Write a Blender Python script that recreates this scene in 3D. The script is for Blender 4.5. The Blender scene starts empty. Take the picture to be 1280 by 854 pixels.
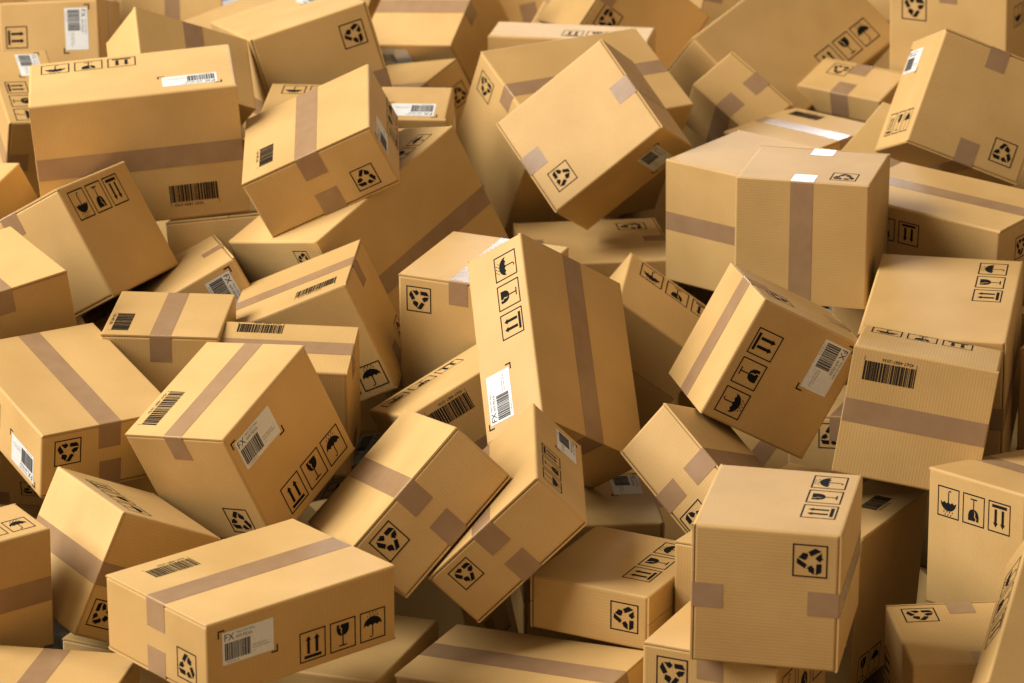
import bpy, bmesh, math, random
from mathutils import Quaternion, Vector, Matrix

# ------------------------------------------------------------------ scene, camera, light
sc = bpy.context.scene
C = sc.collection
CAM_H = 3.27
PITCH = math.radians(18.7)
cam_d = bpy.data.cameras.new('camera')
cam = bpy.data.objects.new('camera', cam_d)
C.objects.link(cam)
cam.location = (0, 0, CAM_H)
cam.rotation_euler = (math.radians(90) - PITCH, 0, 0)
cam_d.sensor_width = 36.0
cam_d.lens = 36.0 * 3900.0 / 1280.0
cam_d.clip_end = 200
cam_d.dof.use_dof = True
cam_d.dof.focus_distance = 6.25
cam_d.dof.aperture_fstop = 5.2
sc.camera = cam

world = bpy.data.worlds.new('World')
sc.world = world
world.use_nodes = True
bgn = world.node_tree.nodes['Background']
bgn.inputs['Color'].default_value = (1.0, 0.76, 0.51, 1)
bgn.inputs['Strength'].default_value = 0.35

def area(name, loc, target, size, power, color):
    l = bpy.data.lights.new(name, 'AREA')
    l.shape = 'RECTANGLE'
    l.size, l.size_y = size
    l.energy = power
    l.color = color
    o = bpy.data.objects.new(name, l)
    C.objects.link(o)
    o.location = loc
    o.rotation_euler = (Vector(target) - Vector(loc)).to_track_quat('-Z', 'Y').to_euler()
    return o

PILE = (0.0, 6.6, 1.0)
area('key_softbox', (-7.3, 5.6, 6.9), PILE, (6.2, 6.2), 1720, (1.0, 0.975, 0.92))
area('back_softbox', (0.55, 15.5, 4.1), PILE, (2.5, 1.5), 170, (0.90, 0.95, 1.0))

sc.cycles.diffuse_bounces = 1
sc.view_settings.view_transform = 'Standard'
sc.view_settings.look = 'None'
sc.view_settings.exposure = -0.14
sc.view_settings.gamma = 1.0

random.seed(11)

# ------------------------------------------------------------------ materials
def new_mat(name):
    m = bpy.data.materials.new(name)
    m.use_nodes = True
    nt = m.node_tree
    b = nt.nodes['Principled BSDF']
    return m, nt, b

def math_node(nt, op, a=None, b=None):
    n = nt.nodes.new('ShaderNodeMath')
    n.operation = op
    for i, v in enumerate((a, b)):
        if v is None:
            continue
        if isinstance(v, (int, float)):
            n.inputs[i].default_value = v
        else:
            nt.links.new(v, n.inputs[i])
    return n.outputs[0]

def ramp(nt, fac, stops):
    r = nt.nodes.new('ShaderNodeValToRGB')
    e = r.color_ramp.elements
    while len(e) < len(stops):
        e.new(0.5)
    for k, (p, c) in enumerate(stops):
        e[k].position = p
        e[k].color = (*c, 1)
    nt.links.new(fac, r.inputs[0])
    return r.outputs[0]

def mixc(nt, fac, a, b, mode='MIX'):
    n = nt.nodes.new('ShaderNodeMix')
    n.data_type = 'RGBA'
    n.blend_type = mode
    for sock, v in ((n.inputs[0], fac), (n.inputs[6], a), (n.inputs[7], b)):
        if isinstance(v, (int, float)):
            sock.default_value = v
        elif isinstance(v, tuple):
            sock.default_value = (*v, 1)
        else:
            nt.links.new(v, sock)
    return n.outputs[2]

def cardboard(name, walls):
    """kraft board; the flutes show as fine ribs: upright on the walls, across on the flaps"""
    m, nt, b = new_mat(name)
    tc = nt.nodes.new('ShaderNodeTexCoord')
    oi = nt.nodes.new('ShaderNodeObjectInfo')
    sp = nt.nodes.new('ShaderNodeSeparateXYZ')
    nt.links.new(tc.outputs['Object'], sp.inputs[0])
    if walls:
        sn = nt.nodes.new('ShaderNodeSeparateXYZ')
        nt.links.new(tc.outputs['Normal'], sn.inputs[0])
        ax = math_node(nt, 'GREATER_THAN', math_node(nt, 'ABSOLUTE', sn.outputs[0]), 0.5)
        mx = nt.nodes.new('ShaderNodeMix')
        nt.links.new(ax, mx.inputs[0])
        nt.links.new(sp.outputs[0], mx.inputs[2])
        nt.links.new(sp.outputs[1], mx.inputs[3])
        co = mx.outputs[0]
    else:
        co = sp.outputs[0]
    wave = math_node(nt, 'SINE', math_node(nt, 'MULTIPLY', co, 2 * math.pi / 0.0062))
    # slow blotches, fibres and a little wear
    n1 = nt.nodes.new('ShaderNodeTexNoise')
    n1.inputs['Scale'].default_value = 7.0
    n1.inputs['Detail'].default_value = 4.0
    n2 = nt.nodes.new('ShaderNodeTexNoise')
    n2.inputs['Scale'].default_value = 420.0
    n2.inputs['Detail'].default_value = 3.0
    off = nt.nodes.new('ShaderNodeVectorMath')
    off.operation = 'ADD'
    cx = nt.nodes.new('ShaderNodeCombineXYZ')
    rnd = math_node(nt, 'MULTIPLY', oi.outputs['Random'], 37.0)
    for k in range(3):
        nt.links.new(rnd, cx.inputs[k])
    nt.links.new(tc.outputs['Object'], off.inputs[0])
    nt.links.new(cx.outputs[0], off.inputs[1])
    for n in (n1, n2):
        nt.links.new(off.outputs[0], n.inputs['Vector'])
    base = ramp(nt, n1.outputs[0], [(0.3, CARD_DARK), (0.7, CARD_LIGHT)])
    fib = ramp(nt, n2.outputs[0], [(0.35, (0.955, 0.95, 0.94)), (0.65, (1.03, 1.03, 1.03))])
    col = mixc(nt, 1.0, base, fib, 'MULTIPLY')
    w01 = math_node(nt, 'ADD', math_node(nt, 'MULTIPLY', wave, 0.5), 0.5)
    lines = ramp(nt, w01, [(0.0, (0.93, 0.91, 0.88)), (1.0, (1.04, 1.04, 1.04))])
    col = mixc(nt, 0.6, col, mixc(nt, 1.0, col, lines, 'MULTIPLY'))
    # each box a hair lighter or darker than the next
    var = ramp(nt, oi.outputs['Random'], [(0.0, (0.88, 0.86, 0.83)), (1.0, (1.05, 1.05, 1.05))])
    col = mixc(nt, 1.0, col, var, 'MULTIPLY')
    nt.links.new(col, b.inputs['Base Color'])
    b.inputs['Roughness'].default_value = 0.56
    b.inputs['Specular IOR Level'].default_value = 0.30
    bump = nt.nodes.new('ShaderNodeBump')
    bump.inputs['Strength'].default_value = 0.15
    bump.inputs['Distance'].default_value = 0.0006
    hsum = math_node(nt, 'ADD', math_node(nt, 'MULTIPLY', wave, 0.5), math_node(nt, 'MULTIPLY', n2.outputs[0], 0.2))
    nt.links.new(hsum, bump.inputs['Height'])
    nt.links.new(bump.outputs[0], b.inputs['Normal'])
    return m

CARD_DARK = (0.625, 0.388, 0.142)
CARD_LIGHT = (0.715, 0.455, 0.176)
M_WALL = cardboard('kraft_wall', True)
M_FLAP = cardboard('kraft_flap', False)

def make_tape():
    m, nt, b = new_mat('brown_tape')
    tc = nt.nodes.new('ShaderNodeTexCoord')
    n = nt.nodes.new('ShaderNodeTexNoise')
    n.inputs['Scale'].default_value = 26.0
    n.inputs['Detail'].default_value = 3.0
    nt.links.new(tc.outputs['Object'], n.inputs['Vector'])
    nt.links.new(ramp(nt, n.outputs[0], [(0.3, (0.340, 0.200, 0.100)), (0.7, (0.385, 0.234, 0.123))]), b.inputs['Base Color'])
    b.inputs['Roughness'].default_value = 0.23
    b.inputs['Specular IOR Level'].default_value = 0.34
    bump = nt.nodes.new('ShaderNodeBump')
    bump.inputs['Strength'].default_value = 0.12
    bump.inputs['Distance'].default_value = 0.002
    nt.links.new(n.outputs[0], bump.inputs['Height'])
    nt.links.new(bump.outputs[0], b.inputs['Normal'])
    return m
M_TAPE = make_tape()

def flat(name, col, rough, spec=0.3):
    m, nt, b = new_mat(name)
    tc = nt.nodes.new('ShaderNodeTexCoord')
    n = nt.nodes.new('ShaderNodeTexNoise')
    n.inputs['Scale'].default_value = 160.0
    nt.links.new(tc.outputs['Object'], n.inputs['Vector'])
    lo = tuple(c * 0.9 for c in col)
    nt.links.new(ramp(nt, n.outputs[0], [(0.3, lo), (0.7, col)]), b.inputs['Base Color'])
    b.inputs['Roughness'].default_value = rough
    b.inputs['Specular IOR Level'].default_value = spec
    return m
M_INK = flat('black_ink', (0.010, 0.009, 0.009), 0.8, 0.12)
M_BROWN_INK = flat('barcode_ink', (0.030, 0.020, 0.012), 0.8, 0.12)
M_PAPER = flat('label_paper', (0.80, 0.79, 0.76), 0.5)
M_GREY_INK = flat('label_ink', (0.09, 0.085, 0.085), 0.8, 0.15)

def make_floor():
    m, nt, b = new_mat('studio_floor')
    tc = nt.nodes.new('ShaderNodeTexCoord')
    n = nt.nodes.new('ShaderNodeTexNoise')
    n.inputs['Scale'].default_value = 2.5
    n.inputs['Detail'].default_value = 6.0
    nt.links.new(tc.outputs['Object'], n.inputs['Vector'])
    nt.links.new(ramp(nt, n.outputs[0], [(0.3, (0.72, 0.73, 0.76)), (0.7, (0.80, 0.81, 0.84))]), b.inputs['Base Color'])
    b.inputs['Roughness'].default_value = 0.5
    return m

# ------------------------------------------------------------------ mesh helpers
def obj(name, mesh, parent=None, loc=None, mat=None):
    o = bpy.data.objects.new(name, mesh)
    C.objects.link(o)
    if parent is not None:
        o.parent = parent
    if loc is not None:
        o.location = loc
    if mat is not None and not mesh.materials:
        mesh.materials.append(mat)
    return o

def mesh_from(name, verts, faces, mat, smooth=False):
    me = bpy.data.meshes.new(name)
    me.from_pydata(verts, [], faces)
    me.update()
    me.materials.append(mat)
    if smooth:
        for p in me.polygons:
            p.use_smooth = True
    return me

def polys2d(name, polys, mat):
    """flat print: list of outlines in metres (x right, y up, facing +z)"""
    verts, faces = [], []
    for pl in polys:
        a = sum(pl[i][0] * pl[(i + 1) % len(pl)][1] - pl[(i + 1) % len(pl)][0] * pl[i][1] for i in range(len(pl)))
        if a < 0:
            pl = pl[::-1]
        k = len(verts)
        verts += [(x, y, 0) for x, y in pl]
        faces.append(list(range(k, k + len(pl))))
    return mesh_from(name, verts, faces, mat)

def frame(w, h, t):
    return [[(-w, -h), (w, -h), (w, -h + t), (-w, -h + t)], [(-w, h - t), (w, h - t), (w, h), (-w, h)],
            [(-w, -h + t), (-w + t, -h + t), (-w + t, h - t), (-w, h - t)], [(w - t, -h + t), (w, -h + t), (w, h - t), (w - t, h - t)]]

def text_polys(body, size, x, y):
    """outline text as triangles, left-aligned at x, baseline y"""
    cu = bpy.data.curves.new('txt', 'FONT')
    cu.body = body
    cu.size = size
    cu.resolution_u = 2
    to = bpy.data.objects.new('txt', cu)
    C.objects.link(to)
    dg = bpy.context.evaluated_depsgraph_get()
    me = bpy.data.meshes.new_from_object(to.evaluated_get(dg))
    out = [[(x + me.vertices[v].co.x, y + me.vertices[v].co.y) for v in p.vertices] for p in me.polygons]
    bpy.data.meshes.remove(me)
    bpy.data.objects.remove(to)
    bpy.data.curves.remove(cu)
    return out

def rect(x0, y0, x1, y1):
    return [(x0, y0), (x1, y0), (x1, y1), (x0, y1)]

S = 0.0575
def sc_(pl, s=S):
    return [[(x * s, y * s) for x, y in p] for p in pl]

def circ(cx, cy, r, n=8, a0=0, a1=360):
    return [(cx + r * math.cos(math.radians(a0 + (a1 - a0) * k / n)), cy + r * math.sin(math.radians(a0 + (a1 - a0) * k / n))) for k in range(n + (0 if a1 - a0 == 360 else 1))]

def rec_mesh():
    # three chasing arrows, drawn in zoomed picture units, then squared up
    raw = [[(430, 325), (525, 283), (605, 325), (462, 385)],
           [(525, 402), (608, 345), (609, 408), (625, 420), (575, 464), (552, 442), (535, 432)],
           [(535, 485), (605, 485), (600, 595), (525, 630)],
           [(410, 530), (470, 500), (486, 520), (506, 545), (503, 622), (428, 580), (434, 570)],
           [(283, 400), (410, 490), (380, 540), (275, 470)],
           [(298, 395), (340, 358), (356, 335), (422, 347), (425, 380), (404, 425), (372, 430)]]
    O, U, V = Vector((228, 215)), Vector((462, 35)), Vector((-13, 425))
    det = U.x * V.y - U.y * V.x
    out = []
    for p in raw:
        q = []
        for x, y in p:
            d = Vector((x, y)) - O
            a = (d.x * V.y - d.y * V.x) / det - 0.5
            b = 0.5 - (U.x * d.y - U.y * d.x) / det
            q.append((b, -a))
        out.append(q)
    return polys2d('recycling_mark', sc_(out + frame(0.5, 0.5, 0.042)), M_INK)

def arrows_mesh():
    p = [rect(-0.33, -0.40, 0.33, -0.30)]
    for cx in (-0.16, 0.16):
        p.append([(cx - 0.055, -0.25), (cx + 0.055, -0.25), (cx + 0.055, 0.19), (cx + 0.11, 0.19), (cx, 0.34), (cx - 0.11, 0.19), (cx - 0.055, 0.19)])
    return polys2d('this_way_up_mark', sc_(p + frame(0.5, 0.5, 0.043)), M_INK)

def glass_mesh():
    left = [(-0.24, 0.36), (-0.12, 0.36), (-0.145, 0.27), (-0.07, 0.20), (-0.09, 0.12), (-0.02, 0.0), (-0.03, -0.02), (-0.12, 0.0), (-0.2, 0.07), (-0.24, 0.18)]
    right = [(-0.07, 0.36), (0.24, 0.36), (0.24, 0.18), (0.2, 0.07), (0.12, 0.0), (0.02, -0.02), (-0.01, -0.02), (-0.045, 0.12), (-0.02, 0.21), (-0.10, 0.28)]
    p = [left, right, rect(-0.022, -0.32, 0.022, -0.02), rect(-0.15, -0.365, 0.15, -0.32)]
    return polys2d('fragile_glass_mark', sc_(p + frame(0.5, 0.5, 0.043)), M_INK)

def umbrella_mesh():
    top = circ(0, -0.02, 0.36, 14, 0, 180)
    can = [(x, y * 0.85) for x, y in top]
    scal = []
    for k in range(4):
        c = -0.27 + 0.18 * k
        scal += [(c - 0.09, -0.02), (c, 0.04)]
    can += scal[:]
    p = [can, rect(-0.02, -0.34, 0.02, 0.0)]
    hk = circ(-0.06, -0.34, 0.06, 8, 180, 360)
    hk2 = circ(-0.06, -0.34, 0.026, 8, 180, 360)
    p.append(hk + hk2[::-1])
    for k, (x, y) in enumerate([(-0.2, 0.32), (-0.07, 0.32), (0.06, 0.32), (0.19, 0.32), (-0.13, 0.41), (0.0, 0.41), (0.13, 0.41)]):
        p.append([(x - 0.024, y - 0.036), (x + 0.022, y - 0.012), (x + 0.032, y + 0.032), (x - 0.012, y + 0.014)])
    return polys2d('keep_dry_umbrella_mark', sc_(p + frame(0.5, 0.5, 0.043)), M_INK)

def bars(x0, x1, y0, y1, n, rnd, fill=0.55):
    out, x = [], x0
    unit = (x1 - x0) / n
    while x < x1 - unit * 0.5:
        w = unit * rnd.choice((0.6, 0.9, 1.3, 1.8))
        g = unit * rnd.choice((0.35, 0.45, 0.7))
        out.append(rect(x, y0, min(x + w, x1), y1))
        x += w + g
    return out

rb = random.Random(3)
BAR_W, BAR_H = 0.097, 0.036
bar_polys = bars(-BAR_W / 2, BAR_W / 2, -BAR_H / 2, BAR_H / 2, 44, rb)
bar_polys += [rect(-BAR_W / 2, -BAR_H / 2 - 0.008, -BAR_W / 2 + 0.0008, -BAR_H / 2), rect(BAR_W / 2 - 0.0008, -BAR_H / 2 - 0.008, BAR_W / 2, -BAR_H / 2)]
bar_polys += text_polys('4567-4887-2036', 0.0088, -0.042, -BAR_H / 2 - 0.009)
ME_BAR = polys2d('barcode', bar_polys, M_BROWN_INK)
ME_REC = rec_mesh()
ME_ICON = {'arrows': arrows_mesh(), 'glass': glass_mesh(), 'umb': umbrella_mesh()}
ICON_NAME = {'arrows': 'this_way_up_mark', 'glass': 'fragile_glass_mark', 'umb': 'keep_dry_umbrella_mark'}
LW, LH = 0.109, 0.0605
ME_LABEL = mesh_from('shipping_label', [(-LW / 2, -LH / 2, 0), (LW / 2, -LH / 2, 0), (LW / 2, LH / 2, 0), (-LW / 2, LH / 2, 0)], [(0, 1, 2, 3)], M_PAPER)
lp = bars(-0.0495, 0.0045, -0.0225, 0.0095, 26, rb)
lp += text_polys('TWO CITY MAX', 0.0055, -0.026, 0.0225) + text_polys('W9 PEXA', 0.0085, -0.026, 0.0135)
lp += text_polys('PARCEL SERVICE DEPT', 0.0032, 0.009, -0.0095) + text_polys('HANDLE WITH CARE BOX', 0.0032, 0.009, -0.0145) + text_polys('0 1 7', 0.0032, 0.009, -0.0205)
lp += text_polys('4567 4887 2036 1180', 0.003, -0.0455, -0.0275)
ME_LPRINT = polys2d('label_print', lp, M_GREY_INK)
ME_FX = polys2d('label_heading', text_polys('FX', 0.0185, -0.0510, 0.0135), M_INK)
bw, bh, bt, bl = LW / 2 + 0.009, LH / 2 + 0.006, 0.0030, 0.0145
ME_CORNER = polys2d('corner_mark', [rect(-bw, bh - bt, -bw + bl, bh), rect(-bw, bh - bl, -bw + bt, bh - bt)], M_INK)
ME_CORNER2 = polys2d('corner_mark', [rect(bw - bl, -bh, bw, -bh + bt), rect(bw - bt, -bh + bt, bw, -bh + bl)], M_INK)

# ------------------------------------------------------------------ one carton
T = 0.0052     # board thickness

def body_mesh(hx, hy, hz):
    r, seg = 0.0060, 4
    ring = []
    for sx, sy, a0 in ((1, 1, 0), (-1, 1, 90), (-1, -1, 180), (1, -1, 270)):
        for k in range(seg + 1):
            a = math.radians(a0 + 90 * k / seg)
            ring.append((sx * (hx - r) + r * math.cos(a), sy * (hy - r) + r * math.sin(a)))
    n = len(ring)
    zt = hz - T
    levels = [(-zt, 0.0036), (-zt + 0.0006, 0.0019), (-zt + 0.0022, 0.0006), (-zt + 0.0044, 0), (zt - 0.0044, 0), (zt - 0.0022, 0.0006), (zt - 0.0006, 0.0019), (zt, 0.0036)]
    verts, faces = [], []
    for z, ins in levels:
        for x, y in ring:
            verts.append((max(-(hx - ins), min(hx - ins, x)), y, z))
    for l in range(len(levels) - 1):
        for k in range(n):
            a, b = l * n + k, l * n + (k + 1) % n
            faces.append((a, b, b + n, a + n))
    faces.append(tuple(range(n))[::-1])
    faces.append(tuple((len(levels) - 1) * n + k for k in range(n)))
    me = mesh_from('body', verts, faces, M_WALL)
    for p in me.polygons:
        p.use_smooth = len(p.vertices) == 4 and p.area < 0.02 * max(hx, hy, hz)
    return me

def flap_mesh(hx, hy, hz, sy, sz, rnd):
    """one long flap folded over: rounded at the fold, cut square at the ends"""
    g = 0.0007
    lift = 0.0006 + 0.0007 * rnd.random()
    prof = [(g, T + 0.0), (hy - T, T)]
    for k in range(1, 6):
        a = math.radians(90 - 18 * k)
        prof.append((hy - T + T * math.cos(a), T * math.sin(a)))
    prof += [(hy - 0.0015, 0.0), (hy - 0.006, lift), (g, lift)]
    e = 0.0007
    xs = [(-hx + 0.0004, e), (-hx + 0.0004 + e, 0), (hx - 0.0004 - e, 0), (hx - 0.0004, e)]
    n = len(prof)
    verts, faces = [], []
    for x, ins in xs:
        for y, z in prof:
            zz = min(z, T - ins) if z > lift else z
            verts.append((x, sy * y, sz * (hz - T + zz)))
    for l in range(3):
        for k in range(n):
            a, b = l * n + k, l * n + (k + 1) % n
            f = (a, a + n, b + n, b)
            faces.append(f if sy * sz > 0 else f[::-1])
    c0, c1 = tuple(range(n)), tuple(3 * n + k for k in range(n))
    faces.append(c0 if sy * sz > 0 else c0[::-1])
    faces.append(c1[::-1] if sy * sz > 0 else c1)
    me = mesh_from('flap', verts, faces, M_FLAP)
    bm = bmesh.new()
    bm.from_mesh(me)
    bmesh.ops.recalc_face_normals(bm, faces=bm.faces)
    bm.to_mesh(me)
    bm.free()
    return me

def tape_mesh(hx, hz, sz, rnd, w):
    off = rnd.uniform(-0.002, 0.002)
    e = 0.0005
    tab0, tab1 = 0.056 + rnd.uniform(-0.003, 0.003), 0.056 + rnd.uniform(-0.003, 0.003)
    tab0, tab1 = min(tab0, hz * 0.9), min(tab1, hz * 0.9)
    r = 0.003
    path = [(-hx - e, hz - tab0)]
    for k in range(5):
        a = math.radians(180 - 22.5 * k)
        path.append((-hx + r + (r + e) * math.cos(a), hz - r + (r + e) * math.sin(a)))
    for k in range(5):
        a = math.radians(90 - 22.5 * k)
        path.append((hx - r + (r + e) * math.cos(a), hz - r + (r + e) * math.sin(a)))
    path.append((hx + e, hz - tab1))
    verts, faces = [], []
    th = 0.0002
    m = len(path)
    for i, (x, z) in enumerate(path):
        p0, p1 = path[max(0, i - 1)], path[min(m - 1, i + 1)]
        t = Vector((p1[0] - p0[0], p1[1] - p0[1])).normalized()
        nx, nz = -t.y, t.x
        for y, o in ((-w, 0), (w, 0), (w, -th), (-w, -th)):
            verts.append((x + nx * o, y + off, sz * (z + nz * o)))
    for i in range(m - 1):
        for k in range(4):
            a, b = i * 4 + k, i * 4 + (k + 1) % 4
            faces.append((a, b, b + 4, a + 4))
    faces += [(0, 1, 2, 3), ((m - 1) * 4 + 3, (m - 1) * 4 + 2, (m - 1) * 4 + 1, (m - 1) * 4)]
    me = mesh_from('tape', verts, faces, M_TAPE)
    bm = bmesh.new()
    bm.from_mesh(me)
    bmesh.ops.recalc_face_normals(bm, faces=bm.faces)
    bm.to_mesh(me)
    bm.free()
    return me

AXES = {  # face: (right, up, out)
    'E-': ((0, -1, 0), (0, 0, 1), (-1, 0, 0)), 'E+': ((0, 1, 0), (0, 0, 1), (1, 0, 0)),
    'S-': ((1, 0, 0), (0, 0, 1), (0, -1, 0)), 'S+': ((-1, 0, 0), (0, 0, 1), (0, 1, 0)),
    'T': ((-1, 0, 0), (0, -1, 0), (0, 0, 1)), 'B': ((1, 0, 0), (0, -1, 0), (0, 0, -1))}

def place(o, face, half, u, v, off):
    r, up, n = (Vector(a) for a in AXES[face])
    h = abs(n.x) * half[0] + abs(n.y) * half[1] + abs(n.z) * half[2]
    o.location = r * u + up * v + n * (h + off)
    o.rotation_euler = Matrix((r, up, n)).transposed().to_euler()

def carton(label, loc, quat, dims, decals, taped, tape_w, idx):
    rnd = random.Random(100 + idx)
    t = bpy.data.objects.new('cardboard_box', None)
    C.objects.link(t)
    t.empty_display_size = 0.1
    t.location = loc
    t.rotation_mode = 'QUATERNION'
    t.rotation_quaternion = Quaternion(quat)
    t['category'] = 'box'
    t['label'] = label
    t['group'] = 'cardboard boxes heaped in a pile'
    hx, hy, hz = (d / 2 for d in dims)
    obj('body', body_mesh(hx, hy, hz), t)
    for sz in (1, -1):
        for sy in (1, -1):
            obj('flap', flap_mesh(hx, hy, hz, sy, sz, rnd), t)
        if (sz > 0) in taped:
            obj('tape', tape_mesh(hx, hz, sz, rnd, tape_w / 2), t)
    half = (hx, hy, hz)
    for face, kind, u, v, k in decals:
        made = []
        if kind == 'rec':
            made = [obj('recycling_mark', ME_REC, t)]
        elif kind == 'bar':
            made = [obj('barcode', ME_BAR, t)]
        elif kind == 'label':
            lb = obj('shipping_label', ME_LABEL, t)
            obj('label_print', ME_LPRINT, lb, (0, 0, 0.0003))
            obj('label_heading', ME_FX, lb, (0, 0, 0.0003))
            made = [lb, obj('corner_mark', ME_CORNER, t), obj('corner_mark', ME_CORNER2, t)]
        else:
            made = [obj(ICON_NAME[kind], ME_ICON[kind], t)]
        for o in made:
            place(o, face, half, u, v, 0.0004)
            o.scale = (k, k, 1)
    return t

# ------------------------------------------------------------------ floor
fl = mesh_from('floor', [(-30, -10, 0), (30, -10, 0), (30, 50, 0), (-30, 50, 0)], [(0, 1, 2, 3)], make_floor())
fo = obj('floor', fl)
fo['kind'] = 'structure'
fo['label'] = 'pale studio floor under the pile'

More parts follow.
